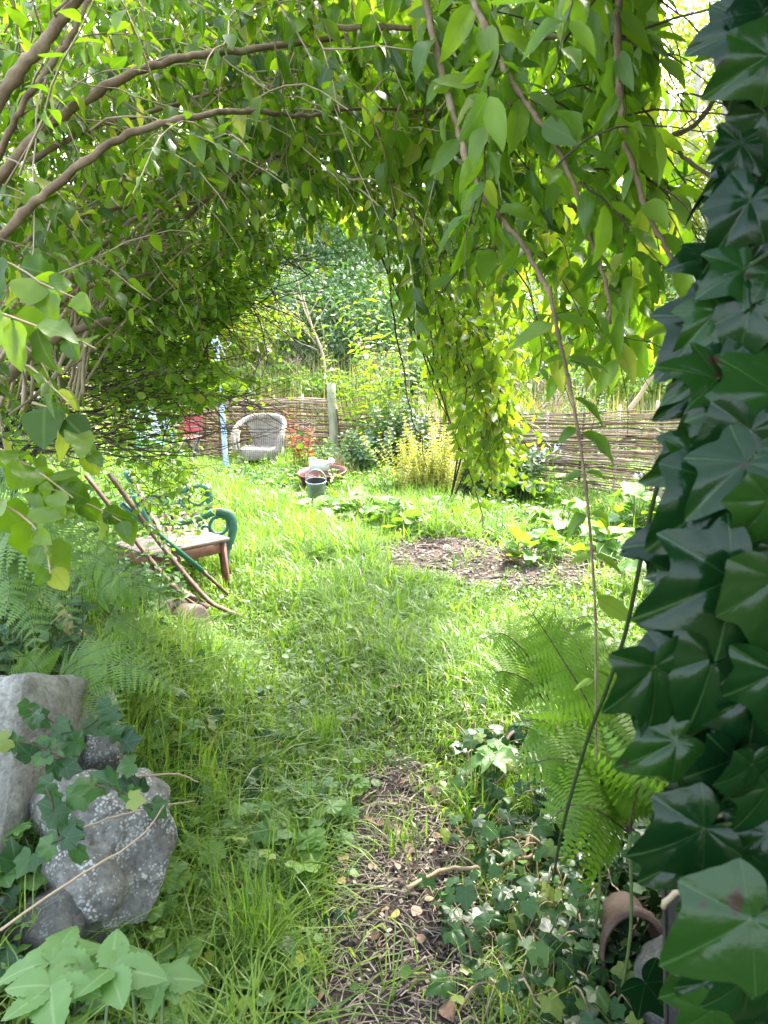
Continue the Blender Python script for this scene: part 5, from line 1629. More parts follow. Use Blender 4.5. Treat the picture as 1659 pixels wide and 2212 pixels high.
# ------------------------------------------------------------------ BUSHES
def bush(name, label, c, rad, n, size, mat, cat='bush', T=T_BIT, clumps=18, trunk=None, trunkmat='bark_dark', group=None, hole=.0, lump=.42, flat=0.0, up=.6, stemn=5):
    c = np.asarray(c, float); rad = np.asarray(rad, float)
    gz_ = float(H(c[0], c[1])); root = thing(name, label, cat, [c[0], c[1], gz_], group=group)
    cl = []
    for i in range(clumps):
        v = norm(rng.normal(0, 1, 3)); v[2] = v[2] * .9 + .1
        cl.append((c + v * rad * random.uniform(.35, .8), rad * random.uniform(.6, 1.3) * lump))
    k = n // clumps; L = Leaves()
    for q, r in cl:
        v = norm(rng.normal(0, 1, (k, 3))); v[:, 2] = np.abs(v[:, 2]) * np.where(rng.random(k) < .75, 1, -1)
        p = q + v * r * (rng.random(k)[:, None] ** .35)
        d = norm(v + rng.normal(0, .7, (k, 3)) + [0, 0, -.3])
        nn = v + [0, 0, up] + rng.normal(0, .5, (k, 3))
        base = random.random() * .5
        L.add_many(p, d, nn, size * rng.uniform(.6, 1.3, k), np.clip(base + rng.random(k) * .55, 0, 1))
    L.filt(lambda p: p[:, 2] > H(p[:, 0], p[:, 1]) + .02)
    L.build('foliage', T, mat, root)
    t = Buf()
    if trunk:
        h, r = trunk
        base = np.array([c[0], c[1], gz_ - .1]); top = c + [random.gauss(0, .2), 0, 0]
        cc = catmull([base, (base + top) / 2 + rng.normal(0, .12, 3), top], 6); tube(t, cc, np.linspace(r, r * .45, len(cc)), 9)
        for q, rr in cl[:8]: tube(t, catmull([cc[-6], (cc[-6] + q) / 2 + [0, 0, .15], q], 5), np.linspace(r * .35, r * .1, 11), 6)
        t.build('trunk', M[trunkmat], root)
    else:
        for q, rr in cl[:stemn]: b_ = np.array([c[0] + random.gauss(0, .06), c[1] + random.gauss(0, .06), gz_ - .02]); tube(t, catmull([b_, (b_ + q) / 2, q], 5), np.linspace(.014, .004, 11), 5)
        t.build('stems', M[trunkmat], root)
    return root


yb = P(935, 1000, 8.5); yb[2] = float(H(yb[0], yb[1]))


def yellow_bush():
    root = thing('yellow_bush', 'airy golden-yellow variegated bush standing before the sagging fence panel', 'bush', yb)
    L = Leaves(); t = Buf()
    for i in range(115):
        s = yb + [random.gauss(0, .15), random.gauss(0, .12), 0]
        pts = shoot(s, [random.gauss(0, .28), random.gauss(0, .28), 1], random.uniform(.45, .98), -.01, .06, 8)
        tube(t, pts, np.linspace(.005, .0015, 9), 4, random.random(), cap=False); leaf_pairs(L, pts, .035, .042, .1, .12, perpair=3)
    L.build('foliage', T_OVAL3, M['yellowbush'], root); t.build('stems', M['twig_pale'], root)


yellow_bush()


def red_plant():
    p = P(652, 1000, 9.7); p[2] = float(H(p[0], p[1]))
    root = thing('red_leaved_plant', 'slender plant with scarlet autumn leaves right of the wicker armchair', 'plant', p)
    t = Buf(); L = Leaves(); L2 = Leaves()
    for i in range(9):
        pts = shoot(p + [random.gauss(0, .04), 0, 0], [random.gauss(.02, .16), random.gauss(0, .14), 1], random.uniform(.55, .98), 0, .06, 8)
        tube(t, pts, np.linspace(.005, .002, 9), 5, .5, cap=False); leaf_pairs(L, pts, .07, .105, .1, .5, face=(0, -.5, .5), rbias=-.1)
        leaf_pairs(L2, pts[:6], .06, .08, .2, .3)
    L.build('red_leaves', T_LANCE3, M['redleaf'], root); L2.build('yellow_leaves', T_OVAL3, M['yellowbush'], root); t.build('stems', M['twig_dark'], root)


red_plant()


def upright_plants(name, label, c, n, r, h, size, mat, T, cat='plant', sp=.05, spread=1.0, lean=.15, stem='stem_green', hang=.3):
    root = thing(name, label, cat, c)
    L = Leaves(); t = Buf()
    for i in range(n):
        a = random.uniform(0, 6.28); q = r * math.sqrt(random.random()); s = rest(c[0] + q * math.cos(a) * 1.0, c[1] + q * math.sin(a))
        pts = shoot(s, [random.gauss(0, lean), random.gauss(0, lean), 1], h * random.uniform(.55, 1.1), .0, .07, 7)
        tube(t, pts, np.linspace(.004, .0015, 8), 4, random.random(), cap=False); leaf_pairs(L, pts, sp, size, hang, .15, spread=spread)
    L.build('leaves', T, mat, root); t.build('stems', M[stem], root)
    return root


q = P(555, 1020, 9.4); upright_plants('nettle_patch', 'bright nettle-like leafy patch in front of the wicker armchair', rest(q[0], q[1]), 46, .55, .26, .085, M['weed'], T_TOOTH)
q = P(720, 985, 9.7); upright_plants('nettle_patch', 'leafy green patch right of the scarlet leaved plant, behind the tub', rest(q[0], q[1]), 44, .42, .50, .09, M['weed'], T_TOOTH)
q = P(800, 1010, 9.6); upright_plants('mint_patch', 'dark green minty patch between the dry grass tuft and the yellow bush', rest(q[0], q[1]), 60, .45, .60, .08, M['bluegreen'], T_BROAD)
q = P(450, 1030, 9.4); upright_plants('nettle_patch', 'low leafy patch at the foot of the blue-grey pole', rest(q[0], q[1]), 36, .5, .22, .08, M['weed'], T_TOOTH)
q = P(855, 960, 10.0); upright_plants('leafy_bush', 'tall dark leafy bush against the sagging fence panel behind the yellow bush', rest(q[0], q[1]), 60, .42, 1.0, .09, M['darkbush'], T_BROAD)
q = P(830, 900, 10.7); upright_plants('buddleia', 'tall silvery yellow-green shrub rising above the fence left of the hanging spray', rest(q[0], q[1]), 34, .40, 2.3, .15, M['spray'], T_LANCE, sp=.11, lean=.12, stem='twig_dark', hang=.2)
q = P(770, 900, 11.8); upright_plants('nettle_patch', 'grey-green weeds standing behind the fence left of the tall silvery shrub', rest(q[0], q[1]), 36, .7, 1.15, .08, M['bluegreen'], T_LANCE3)
q = P(1230, 900, 10.2); upright_plants('nettle_patch', 'green weeds standing behind the bright fence panel', rest(q[0], q[1]), 46, .8, 1.25, .08, M['bluegreen'], T_LANCE3)

# leafy bank on the left, under the fine twigged shrub
for px, py, d, n, r, h, s, mt, T, lab in (
        (60, 1230, 3.3, 44, .35, .62, .08, 'weed', T_TOOTH, 'leafy green plants on the left bank behind the large arching fern'),
        (210, 1240, 3.6, 44, .33, .50, .07, 'bluegreen', T_BROAD, 'grey-green leafy plants between the left bank and the roller bars'),
        (290, 1300, 4.4, 40, .30, .42, .06, 'weed', T_ROUND, 'small leaved plants growing through the side table legs'),
        (330, 1180, 5.2, 40, .38, .60, .06, 'twigleaf', T_ROUND, 'small leaved plants growing through the back of the green bench'),
        (250, 1120, 6.6, 44, .6, .7, .08, 'weed', T_TOOTH, 'tall leafy weeds left of the far end of the green bench'),
        (-20, 1350, 2.6, 40, .30, .45, .07, 'bluegreen', T_BROAD, 'dark leafy plants at the left edge above the granite block')):
    q = P(px, py, d); upright_plants('bank_plant', lab, rest(q[0], q[1]), n, r, h, s, M[mt], T)
# leafy band between lawn and fence
for px, d, n, r, h, s, mt, T, lab in (
        (500, 8.6, 40, .55, .22, .10, 'comfrey', T_BROAD, 'broad leaves in the long grass left of the bucket and below the blue-grey pole'),
        (610, 9.0, 34, .45, .22, .10, 'weed', T_BROAD, 'leafy weeds directly left of the white watering can'),
        (800, 8.7, 44, .5, .30, .09, 'comfrey', T_TOOTH, 'bright leafy weeds right of the maroon tub'),
        (860, 7.6, 44, .55, .16, .07, 'weed', T_ROUND, 'low round leaved weeds behind the broad leaved plants'),
        (1000, 7.4, 60, .6, .16, .06, 'comfrey', T_ROUND, 'low creeping light green plants behind the bare soil'),
        (1120, 7.0, 60, .6, .18, .06, 'weed', T_ROUND, 'low creeping plants at the foot of the fence right of the hanging spray'),
        (1080, 8.6, 40, .4, .55, .12, 'darkbush', T_BROAD, 'dark leafy plants at the fence under the drooping shrub')):
    q = P(px, 1040, d); upright_plants('leafy_weed', lab, rest(q[0], q[1]), n, r, h, s, M[mt], T)
# dry grass tuft
c = P(728, 1000, 9.2); c = rest(c[0], c[1]); k = 420
a = rng.uniform(0, 6.28, k)
o = blades('dry_grass_tuft', c + np.stack([rng.normal(0, .07, k), rng.normal(0, .07, k), np.zeros(k)], -1), rng.uniform(.25, .55, k), rng.uniform(.004, .008, k), np.clip(rng.normal(.6, .3, k), .1, 1.4), M['dryleaf'], .35 + .6 * rng.random(k), a)
tag(o, 'rust brown dry grass tuft behind the maroon tub', 'dry grass')


def umbel(label, px, py, d, h, group='dried flower stalks behind the fence'):
    t0 = P(px, py, d); s = np.array([t0[0] + random.gauss(0, .05), t0[1], float(H(t0[0], t0[1]))])
    root = thing('dried_umbel', label, 'dried flower', s, group=group)
    b = Buf(); c = catmull([s, (s + t0) / 2 + [.03, 0, 0], t0], 7); tube(b, c, np.linspace(.008, .004, len(c)), 6, .7)
    hd = Buf()
    for i in range(13):
        e = t0 + np.array([random.gauss(0, .13), random.gauss(0, .1), random.uniform(.04, .16)]); tube(b, [t0, (t0 + e) / 2 + [0, 0, -.015], e], .002, 4, .7)
        for _ in range(9): f = e + rng.normal(0, .022, 3); tube(hd, [e, f + [0, 0, .01]], .002, 3, .4)
    for sidep in (.7, .8):
        p = c[int(len(c) * sidep)]; e = p + np.array([random.choice([-1, 1]) * .16, 0, .2]); tube(b, [p, e], .004, 5, .7)
        for i in range(8):
            f = e + np.array([random.gauss(0, .07), random.gauss(0, .06), random.uniform(.03, .08)]); tube(b, [e, f], .0018, 4, .7)
    b.build('stalk', M['twig_pale'], root); hd.build('seed_head', M['chip'], root)


umbel('dried cow parsley head on a pale stalk above the post between fence panels', 785, 755, 11.9, 1)
umbel('shorter dried cow parsley head right beside the taller one', 812, 785, 11.9, 1)


def teasel(px0, py0, px1, py1, d, label, r=.007):
    s = P(px0, py0, d); e = P(px1, py1, d)
    root = thing('dead_stalk', label, 'dead stalk', s, group='dead stalks leaning behind the bright fence panel')
    b = Buf(); c = catmull([s, (s + e) / 2 + rng.normal(0, .04, 3), e], 6); tube(b, c, np.linspace(r, r * .4, len(c)), 6, .8)
    for k in range(3):
        p = c[random.randint(3, len(c) - 2)]; tube(b, [p, p + [random.gauss(0, .12), 0, random.uniform(.1, .3)]], r * .35, 4, .8)
    b.build('stalk', M['twig_pale'], root)
    h = Buf(); tube(h, catmull([e, e + [0, 0, .03], e + [0, 0, .07]], 3), [.01, .02, .024, .024, .022, .016, .008], 8, .3); h.build('seed_head', M['chip'], root)


DS = 'pale dead stalk leaning behind the bright fence panel'
for s in ((1190, 900, 1330, 640), (1200, 880, 1290, 600), (1180, 900, 1240, 690), (1230, 900, 1390, 690), (1150, 900, 1165, 700), (1250, 900, 1350, 560), (1210, 900, 1180, 720), (1170, 880, 1310, 700), (1215, 890, 1300, 740), (1195, 900, 1255, 620)):
    teasel(*s, 9.4 + random.random() * .8, DS)
b = Buf(); tube(b, catmull([P(1355, 890, 8.9), P(1385, 850, 8.9), P(1420, 790, 8.8)], 4), [.03, .03, .028, .028, .026, .025, .024, .022, .02], 8, .7)
tag(b.build('broken_stake', M['twig_pale']), 'thick pale broken stake leaning up behind the bright fence panel', 'stake')
b = Buf()
for i in range(30):
    p = P(random.uniform(1150, 1230), random.uniform(800, 880), 9.3); tube(b, shoot(p, [random.gauss(0, 1), 0, random.gauss(-.2, .6)], random.uniform(.1, .3), .1, .3, 5), .006, 4, random.random())
tag(b.build('dead_leaf_tangle', M['twig_pale']), 'tangle of curled dead pale leaves hanging over the bright fence panel', 'dead leaves')

# ------------------------------------------------------------------ WOODED BANK behind the fence
k = 9000
tx = rng.uniform(-5.5, 4.2, 260); ty = rng.uniform(12.0, 14.5, 260); ti = rng.integers(0, 260, k)
ty = np.where(tx > .2, ty - 1.6, ty); x = tx[ti] + rng.normal(0, .10, k); y = ty[ti] + rng.normal(0, .08, k)
tag(blades('bank_grass', np.stack([x, y, H(x, y)], -1), rng.uniform(.5, 1.35, k), rng.uniform(.008, .018, k), np.clip(rng.normal(.35, .3, k), .03, 1.2), M['drygrass'], rng.random(k), None, 4), 'tall dry and green grass growing wild behind the woven fence', 'grass', kind='stuff')
for px, py, d, lab in ((560, 760, 12.6, 'thin dried umbel on a stalk above the left fence panel'), (640, 790, 12.4, 'low dried umbel between the blue-grey pole and the tall post'), (880, 770, 11.6, 'dried umbel beside the tall silvery shrub')):
    umbel(lab, px, py, d, 1)
b = Buf(); s = P(700, 860, 13.5); s[2] = float(H(s[0], s[1])); tube(b, catmull([s, P(700, 780, 13.5), P(672, 700, 13.5), P(655, 640, 13.5)], 6), np.linspace(.03, .012, 19), 6, .8)
for i in range(9):
    q = P(690 - i * 4, 770 - i * 14, 13.5); tube(b, shoot(q, [random.gauss(0, 1), 0, .8], random.uniform(.4, 1.0), -.02, .15, 6), np.linspace(.014, .004, 7), 4, .8)
tag(b.build('bare_sapling', M['twig_pale']), 'bare pale sapling in front of the bluish bramble thicket', 'sapling')
GB = None
def bb(px, py, d): return P(px, py, d)


bush('bramble_bush', 'wide bluish-green bramble thicket in the middle behind the post', bb(700, 720, 15.5), (2.4, 1.5, 1.5), 9000, .10, M['bg_blue'], clumps=34, T=T_OVAL3)
bush('bramble_bush', 'taller bluish-green thicket under the canopy arch, its top touching the leaves', bb(760, 560, 17.5), (2.6, 1.5, 1.9), 9000, .11, M['bg_blue'], clumps=34, T=T_OVAL3)
bush('bramble_bush', 'yellowish bramble bush above the blue-grey pole', bb(500, 730, 14.0), (1.5, 1.0, .9), 3600, .09, M['bg_yellow'], clumps=18, T=T_OVAL3)
bush('bramble_bush', 'green bush left of the yellowish brambles, behind the pale shed', bb(380, 640, 18.0), (2.6, 1.5, 2.0), 5000, .12, M['bg_green'], clumps=22, T=T_OVAL3)
bush('bramble_bush', 'low grey-green brambles just behind the left fence panel', bb(620, 835, 13.2), (2.5, .7, .38), 2600, .075, M['bg_green'], clumps=16, T=T_OVAL3, lump=.22)
bush('bramble_bush', 'low grey-green brambles behind the sagging fence panel', bb(900, 820, 12.6), (1.5, .6, .5), 2400, .08, M['bluegreen'], clumps=16, T=T_OVAL3, lump=.3)
bush('bramble_bush', 'dark green bank of shrubs behind the dead stalks', bb(1260, 760, 14.5), (2.3, 1.4, 1.3), 7000, .10, M['bg_blue'], clumps=28, T=T_OVAL3)
bush('bramble_bush', 'low green brambles behind the slim pale post', bb(1400, 830, 11.8), (1.5, .8, .5), 3600, .08, M['bg_green'], clumps=20, T=T_OVAL3)
bush('bramble_bush', 'green shrubs on the bank beyond the long pointed leaves', bb(1380, 600, 18.0), (3.0, 1.6, 1.9), 7000, .12, M['bg_green'], clumps=26, T=T_OVAL3)
TR = 'trees on the bank behind the clearing'
for px, py, d, r, mt, lab in (
        (1560, 420, 17, 2.4, 'bg_yellow', 'sunlit yellow-leaved tree with pale trunk at upper right'), (1440, 180, 21, 3.2, 'bg_yellow', 'tall airy yellow-green tree above the green shrubs at right'), (1640, 120, 19, 3.0, 'bg_yellow', 'yellow tree beyond the top of the ivy-clad trunk'),
        (1150, 260, 23, 3.6, 'bg_green', 'green tree seen through gaps in the canopy right of centre'), (820, 250, 24, 3.8, 'bg_green', 'green tree behind the top of the arch'), (480, 250, 23, 3.8, 'bg_yellow', 'bright tree glimpsed through the canopy left of centre'),
        (150, 350, 20, 3.6, 'bg_yellow', 'bright tree glimpsed through the upper left branches'), (-150, 700, 14, 3.0, 'bg_green', 'green tree beyond the fine twigged shrub on the left'), (150, 750, 17, 2.6, 'bg_yellow', 'low sunny tree behind the fine twigs at left')):
    root = bush('tree', lab, bb(px, py, d), (r, r * .8, r * .85), 4200, .15, M[mt], cat='tree', clumps=30, trunk=(1, .11), trunkmat='trunk_pale', group=TR, T=T_OVAL3, lump=.32)
for px, lab in ((1508, 'slim pale tree trunk standing left of the yellow tree'), (1545, 'forked pale trunk in the bright gap at upper right'), (1620, 'pale bare trunk just left of the ivy leaves at upper right')):
    b = Buf(); s = P(px, 700, 16.5); s[2] = float(H(s[0], s[1])) - .1; e = P(px + 12, 60, 16.5)
    c = catmull([s, (s + e) / 2 + [random.gauss(0, .15), 0, 0], e], 8); root = thing('bare_tree', lab, 'tree', s, group='pale bare trunks at upper right')
    tube(b, c, np.linspace(.13, .05, len(c)), 10); b.build('trunk', M['trunk_pale'], root)
    t = Buf()
    for i in range(16):
        p = c[random.randint(5, len(c) - 1)]; tube(t, shoot(p, [random.gauss(0, 1), random.gauss(0, .4), .9], random.uniform(.8, 2.0), -.02, .12, 7), np.linspace(.035, .006, 8), 5, random.random())
    t.build('limbs', M['trunk_pale'], root)


# ------------------------------------------------------------------ LOW GROWTH near the viewer
def trailing_ivy():
    root = thing('trailing_ivy', 'bluish ivy trailing over the stones and bank at lower left', 'ivy', rest(-.8, 2.1))
    L = Leaves(); t = Buf()
    for _ in range(120):
        x, y = random.uniform(-1.5, -.38), random.uniform(1.25, 3.0)
        p = rest(x, y, .03)
        a = random.uniform(0, 6.28); n = 9; pts = [p]
        for i in range(n):
            a += random.gauss(0, .4); q = pts[-1] + np.array([math.cos(a), math.sin(a), 0]) * .035; q[2] = float(H(q[0], q[1])) + random.uniform(.02, .09); pts.append(q)
        pts = np.array(pts); tube(t, pts, .0014, 4, random.random(), cap=False)
        for q in pts[1:]:
            if random.random() < .75: L.add(q + rng.normal(0, .012, 3) + [0, 0, .015], [random.gauss(0, 1), random.gauss(-.2, 1), random.gauss(-.3, .3)], [random.gauss(0, .4), random.gauss(-.5, .4), 1], random.uniform(.026, .055))
    # a strand lying over the granite block
    for (x0, y0, x1, y1, d) in ((0, 1600, 140, 1640, 1.58), (120, 1640, 250, 1530, 1.75), (180, 1690, 330, 1750, 1.5), (60, 1530, 150, 1600, 1.62), (130, 1820, 100, 1700, 1.5), (240, 1560, 300, 1700, 1.7), (40, 1870, 180, 1800, 1.45)):
        c = catmull([P(x0, y0, d), P((x0 + x1) / 2, (y0 + y1) / 2 - 12, d - .02), P(x1, y1, d)], 6); tube(t, c, .0016, 4, .2)
        for q in c[::2]: L.add(q + rng.normal(0, .01, 3), [random.gauss(0, 1), -.2, random.gauss(-.3, .6)], [random.gauss(0, .4), -1, .7], random.uniform(.03, .05))
    b = Buf(); L.into(b, T_IVYS, .1); b.build('leaves', M['ivyground'], root); t.build('runners', M['twig_dark'], root)
    root = thing('trailing_ivy', 'tangled ground ivy with pale woody runners at lower right', 'ivy', rest(.7, 1.8))
    L = Leaves(); t = Buf()
    for _ in range(340):
        x, y = random.uniform(.30, 1.5), random.uniform(1.2, 2.9)
        if random.random() < (.72 - x) * 1.3: continue
        p = rest(x, y, .03); a = random.uniform(0, 6.28); pts = [p]
        for i in range(9):
            a += random.gauss(0, .45); q = pts[-1] + np.array([math.cos(a), math.sin(a), 0]) * .04; q[2] = float(H(q[0], q[1])) + random.uniform(.02, .12); pts.append(q)
        pts = catmull(pts, 2); tube(t, pts, random.uniform(.001, .0035), 5, random.random(), cap=False)
        for q in pts[1::2]:
            if random.random() < .6: L.add(q + rng.normal(0, .015, 3) + [0, 0, .02], [random.gauss(0, 1), random.gauss(-.2, 1), random.gauss(-.3, .3)], [random.gauss(0, .4), random.gauss(-.5, .4), 1], random.uniform(.028, .06))
    for pts, r in (([(880, 1950), (960, 1910), (1040, 1905), (1130, 1885), (1180, 1870)], .007), ([(1130, 1880), (1160, 1800), (1240, 1790), (1320, 1850)], .005), ([(1000, 1880), (1100, 1960), (1150, 2050), (1220, 2100)], .003), ([(1200, 1950), (1320, 1990), (1350, 2080), (1400, 2150)], .0045), ([(1290, 1900), (1250, 1970), (1290, 2050), (1330, 2150)], .004)):
        c = catmull([gz(a_, b_, .05) for a_, b_ in pts], 7); tube(t, c + rng.normal(0, .002, c.shape), r, 7, random.uniform(.5, .9))
    b = Buf(); L.into(b, T_IVYS, .1); b.build('leaves', M['ivyground'], root); t.build('runners', M['twig_pale'], root)


trailing_ivy()

MALL = [(330, 1950, 8, .05, .12), (390, 1880, 8, .05, .14), (470, 1850, 8, .055, .14), (160, 2040, 8, .05, .10), (560, 2140, 8, .05, .10), (700, 1790, 8, .05, .12), (360, 1600, 8, .05, .12), (120, 2190, 7, .055, .1), (560, 1820, 9, .06, .16), (620, 1880, 9, .065, .17), (520, 1960, 8, .06, .12), (650, 1730, 7, .05, .14), (400, 2080, 10, .055, .12), (480, 2140, 9, .06, .10), (330, 2140, 9, .06, .11), (20, 1800, 6, .06, .12), (60, 1850, 6, .06, .12), (250, 2000, 8, .04, .10), (30, 2080, 6, .05, .1), (740, 1700, 6, .045, .1), (430, 1760, 8, .045, .12)]
ML = ['lobed plant just right of the lower edge of the lichen boulder', 'lobed plant in the gap between the boulder and the tall thin grass', 'pale lobed plant leaning over the long reddish twig end', 'lobed plant over the dark stone below the boulder', 'lobed plant at the very bottom next to the bare soil', 'lobed plant at the left rim of the path head', 'lobed plant under the tip of the low fern', 'lobed plant at the very bottom among the bramble leaves', 'round lobed mallow-like plant in the grass right of the lichen boulder', 'lobed leafy plant with dark crinkled leaf beside tall grass', 'lobed leafy plant below the lichen boulder edge', 'small lobed plant with one upright yellow-green leaf by the path', 'pale lobed plant at the bottom, right of the big bramble leaves', 'lobed plant at the bottom edge beside the tall grass tuft',
      'broad pale lobed plant at the bottom behind the bramble leaves', 'yellow-green lobed plant in front of the granite block', 'dark rounded plant at the left edge under the granite block', 'tiny lobed plant at the foot of the dark stone', 'small lobed plant at the left edge above the bramble leaves', 'small lobed plant where the path narrows', 'lobed plant in the ivy above the fallen twig']
for (px, py, n, s, h), lab in zip(MALL, ML):
    clump(lab, gz(px, py + 30), n + 8, s * .95, h * 1.25, M['mallow'], T_MALLOW, 'lobed_leaf_plant', 'lobed leaf plants along the path', .11, up=.2)


def bramble(label, c, s, n=3):
    root = thing('bramble', label, 'bramble', rest(c[0], c[1])); L = Leaves(); t = Buf()
    for i in range(n):
        a0 = random.uniform(0, 6.28); top = c + np.array([math.cos(a0), math.sin(a0), 0]) * .05 * i
        tube(t, [rest(c[0], c[1]), top], .003, 5, .5)
        for k in (-1.9, -.95, 0, .95, 1.9):
            a = a0 + k; L.add(top, [math.cos(a), math.sin(a), random.uniform(-.1, .25)], [random.gauss(0, .15), random.gauss(-.2, .15), 1], s * (1.1 if k == 0 else .9) * random.uniform(.9, 1.1), .45)
    L.build('leaves', T_TOOTH, M['mallow'], root); t.build('stems', M['stem_green'], root)


bramble('large dark toothed bramble leaves in the bottom left corner', P(110, 2080, 1.22), .085, 3)
bramble('toothed bramble leaves right beside the bottom left corner clump', P(285, 2120, 1.25), .06, 2)
for px, py, n_, lab in ((1150, 1760, 60, 'grass tuft in front of the tipped terracotta pot'), (1090, 1720, 60, 'grass tuft left of the tipped terracotta pot')):
    c = gz(px, py); k = n_; o = blades('grass_tuft', c + np.stack([rng.normal(0, .04, k), rng.normal(0, .04, k), np.zeros(k)], -1), .2 * rng.uniform(.5, 1.15, k), rng.uniform(.004, .007, k), np.clip(rng.normal(.6, .3, k), .05, 1.3), M['grass'], rng.random(k) * .8, None, 5); tag(o, lab, 'grass tuft')
bramble('big toothed nettle-like leaves left of the tipped terracotta pot', gz(1060, 1720, .16), .10, 2)
bramble('dark crinkled bramble leaf over the tall grass left of the path', gz(600, 1880, .12), .07, 1)


def big_ivy_leaf_plant():
    root = thing('young_ivy', 'young ivy shoot with matt rounded green leaves beside the bare path', 'ivy', gz(980, 2120)); L = Leaves(); t = Buf()
    b_ = gz(1010, 2140)
    for px, py, a, s in ((975, 2010, 200, .062), (975, 2055, 160, .065), (1060, 2030, 100, .045), (1085, 2090, 60, .05), (1020, 2120, 190, .05), (960, 2170, 230, .06), (1170, 2080, 120, .045)):
        p = gz(px, py, .07); L.add(p, [math.sin(R(a)), math.cos(R(a)), .1], [0, -.6, .9], s, .7); tube(t, catmull([b_, (b_ + p) / 2 + [0, 0, .02], p], 3), .0014, 4, .5)
    b = Buf(); L.into(b, T_IVY2, .1); b.build('leaves', M['ivyground'], root); t.build('stems', M['stem_green'], root)


big_ivy_leaf_plant()

for px, py, n_, lab in ((1330, 1880, 34, 'dark leafy plant above the mouth of the clay drain pipe'), (1450, 1900, 34, 'dark leafy plant between the clay drain pipe and the ivy-clad trunk'), (1270, 2080, 26, 'low dark plant left of the clay drain pipe'), (1480, 2120, 22, 'low dark plant in front of the dull stone in the corner'), (1240, 1800, 30, 'dark low plant at the foot of the tall dark-stemmed fern')):
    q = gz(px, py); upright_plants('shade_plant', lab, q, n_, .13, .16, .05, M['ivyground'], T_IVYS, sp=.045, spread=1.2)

# tall grass tufts as single plants
TUFT = [(545, 2080, .34, 150, 'tall bright grass tuft at the bottom between the lobed plants and bare soil'), (400, 1370, .14, 60, 'grass tuft hiding the foot of the roller drum'), (330, 1385, .12, 40, 'grass tuft at the left end of the roller drum'), (450, 1350, .18, 60, 'grass tuft at the end of the roller handle bar'), (660, 1110, .28, 60, 'long grass tuft in front of the metal bucket'), (600, 1060, .3, 60, 'long grass tuft left of the metal bucket'), (750, 1090, .26, 60, 'long grass tuft right of the metal bucket'), (430, 1720, .36, 60, 'tall thin grass tuft beside the lichen boulder'), (860, 1840, .16, 60, 'small grass tuft growing in the middle of the path'), (1010, 1780, .26, 70, 'arching grass tuft at the right side of the path'), (800, 1660, .10, 70, 'short yellowish grass tuft at the head of the path'),
        (620, 1980, .26, 90, 'loose grass tuft leaning over the bare soil'), (700, 1600, .2, 80, 'grass tuft at the left edge of the path head'), (1210, 2160, .2, 30, 'thin grass blades at the bottom right'), (770, 1245, .2, 160, 'dark green dense grass tuft in the middle of the lawn'), (300, 1560, .24, 60, 'grass tuft under the low fern'), (20, 1870, .2, 20, 'few grass blades left of the dark stone')]
for px, py, h, n, lab in TUFT:
    c = gz(px, py); k = n
    o = blades('grass_tuft', c + np.stack([rng.normal(0, .045, k), rng.normal(0, .045, k), np.zeros(k)], -1), h * rng.uniform(.5, 1.15, k), rng.uniform(.004, .0075, k), np.clip(rng.normal(.55, .3, k), .05, 1.3), M['grass'], (rng.random(k) * (.4 if 'dark' in lab else .85)), None, 5)
    tag(o, lab, 'grass tuft')

# dry leaves on the path
DL = Leaves()
spots = [(845, 1755, .05), (940, 1830, .07), (885, 1865, .06), (960, 2190, .06), (1000, 2150, .05), (790, 1785, .05), (855, 1500, .05), (735, 1865, .045), (860, 1900, .05), (910, 1920, .055), (830, 1800, .045), (800, 1900, .04), (610, 1625, .04), (770, 1560, .03), (840, 1330, .05), (1120, 1880, .05), (1160, 1990, .05), (700, 2160, .04), (905, 1980, .04), (880, 1700, .045), (930, 1730, .04)]
for i in range(26): spots.append((random.gauss(880, 110), random.uniform(1680, 2180), random.uniform(.025, .045)))
for px, py, s in spots:
    p = gz(px, py); a = random.uniform(0, 6.28); L = Leaves()
    L.add([0, 0, 0], [math.cos(a), math.sin(a), random.uniform(-.1, .25)], [random.gauss(0, .4), random.gauss(-.2, .4), 1], s, random.random()); b = Buf(); L.into(b, random.choice([T_OVAL, T_BROAD])); o = b.build('fallen_leaf', M['dryleaf']); o.location = p + [0, 0, .035]
    tag(o, 'curled brown dead leaf lying on the path litter', 'dead leaf', 'dead leaves on the path')
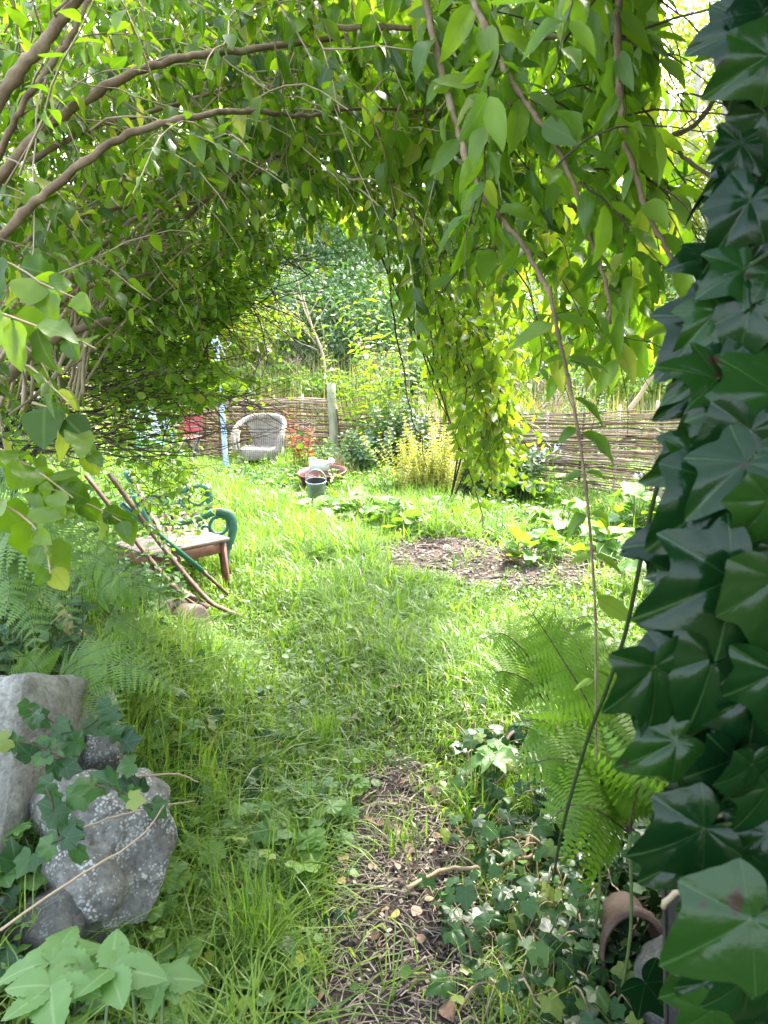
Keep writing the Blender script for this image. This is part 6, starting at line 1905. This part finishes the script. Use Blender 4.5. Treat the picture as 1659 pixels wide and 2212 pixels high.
# fallen twigs at the lower left
for pts, r, lab in (([(0, 2010, 1.28), (150, 1905, 1.36), (300, 1810, 1.44), (355, 1740, 1.5)], .0024, 'long reddish fallen twig lying across the foot of the lichen boulder'), ([(275, 1680, 1.75), (330, 1675, 1.76), (385, 1672, 1.78), (430, 1690, 1.8)], .003, 'short pale fallen twig on the ivy right of the flat stone'), ([(90, 1830, 1.5), (200, 1780, 1.5), (300, 1750, 1.55), (420, 1730, 1.6)], .0022, 'thin green-brown bramble cane crossing the top of the lichen boulder')):
    b = Buf(); c = catmull([P(*q) for q in pts], 6); tube(b, c + rng.normal(0, .0006, c.shape), np.linspace(r, r * .5, len(c)), 6, .55); tag(b.build('fallen_twig', M['twig_pale']), lab, 'twig')

# ------------------------------------------------------------------ LIGHT, SKY, CAMERA
w = bpy.data.worlds.new('World'); SC.world = w; w.use_nodes = True
nt = w.node_tree; bg = nt.nodes['Background']; sky = nt.nodes.new('ShaderNodeTexSky'); sky.sky_type = 'NISHITA'; sky.sun_disc = False
SUN_EL, SUN_AZ = 52, 32      # azimuth measured from +Y (into the picture) towards +X
sky.sun_elevation = R(SUN_EL); sky.sun_rotation = R(SUN_AZ); sky.air_density = 1.0; sky.dust_density = 3.0; sky.ozone_density = 1.0
hs = nt.nodes.new('ShaderNodeHueSaturation'); hs.inputs['Saturation'].default_value = .6; nt.links.new(sky.outputs[0], hs.inputs['Color']); nt.links.new(hs.outputs[0], bg.inputs[0]); bg.inputs[1].default_value = 0.15
sl = bpy.data.lights.new('sun', 'SUN'); sl.energy = 1.5; sl.angle = R(12); sl.color = (1, .95, .86)
so = bpy.data.objects.new('sun', sl); COL.objects.link(so)
sv = Vector((math.sin(R(SUN_AZ)) * math.cos(R(SUN_EL)), math.cos(R(SUN_AZ)) * math.cos(R(SUN_EL)), math.sin(R(SUN_EL))))
so.rotation_euler = (-sv).to_track_quat('-Z', 'Y').to_euler()

cam = bpy.data.cameras.new('camera'); co = bpy.data.objects.new('camera', cam); COL.objects.link(co)
cam.sensor_fit = 'VERTICAL'; cam.sensor_height = 36; cam.lens = 36 * FPX / 1024; cam.clip_end = 1000; cam.clip_start = .05
co.location = EYE; co.rotation_euler = (R(90) - PITCH, 0, 0)
cam.dof.use_dof = True; cam.dof.focus_distance = 4.2; cam.dof.aperture_fstop = 11
SC.camera = co
vs = SC.view_settings; SC.display_settings.display_device = 'sRGB'; vs.view_transform = 'Standard'; vs.look = 'None'; vs.exposure = 3.35; vs.gamma = 1
cy = SC.cycles; cy.use_denoising = True; cy.max_bounces = 10; cy.transmission_bounces = 8; cy.diffuse_bounces = 5; cy.glossy_bounces = 3; cy.sample_clamp_indirect = 8
SC.render.film_transparent = False
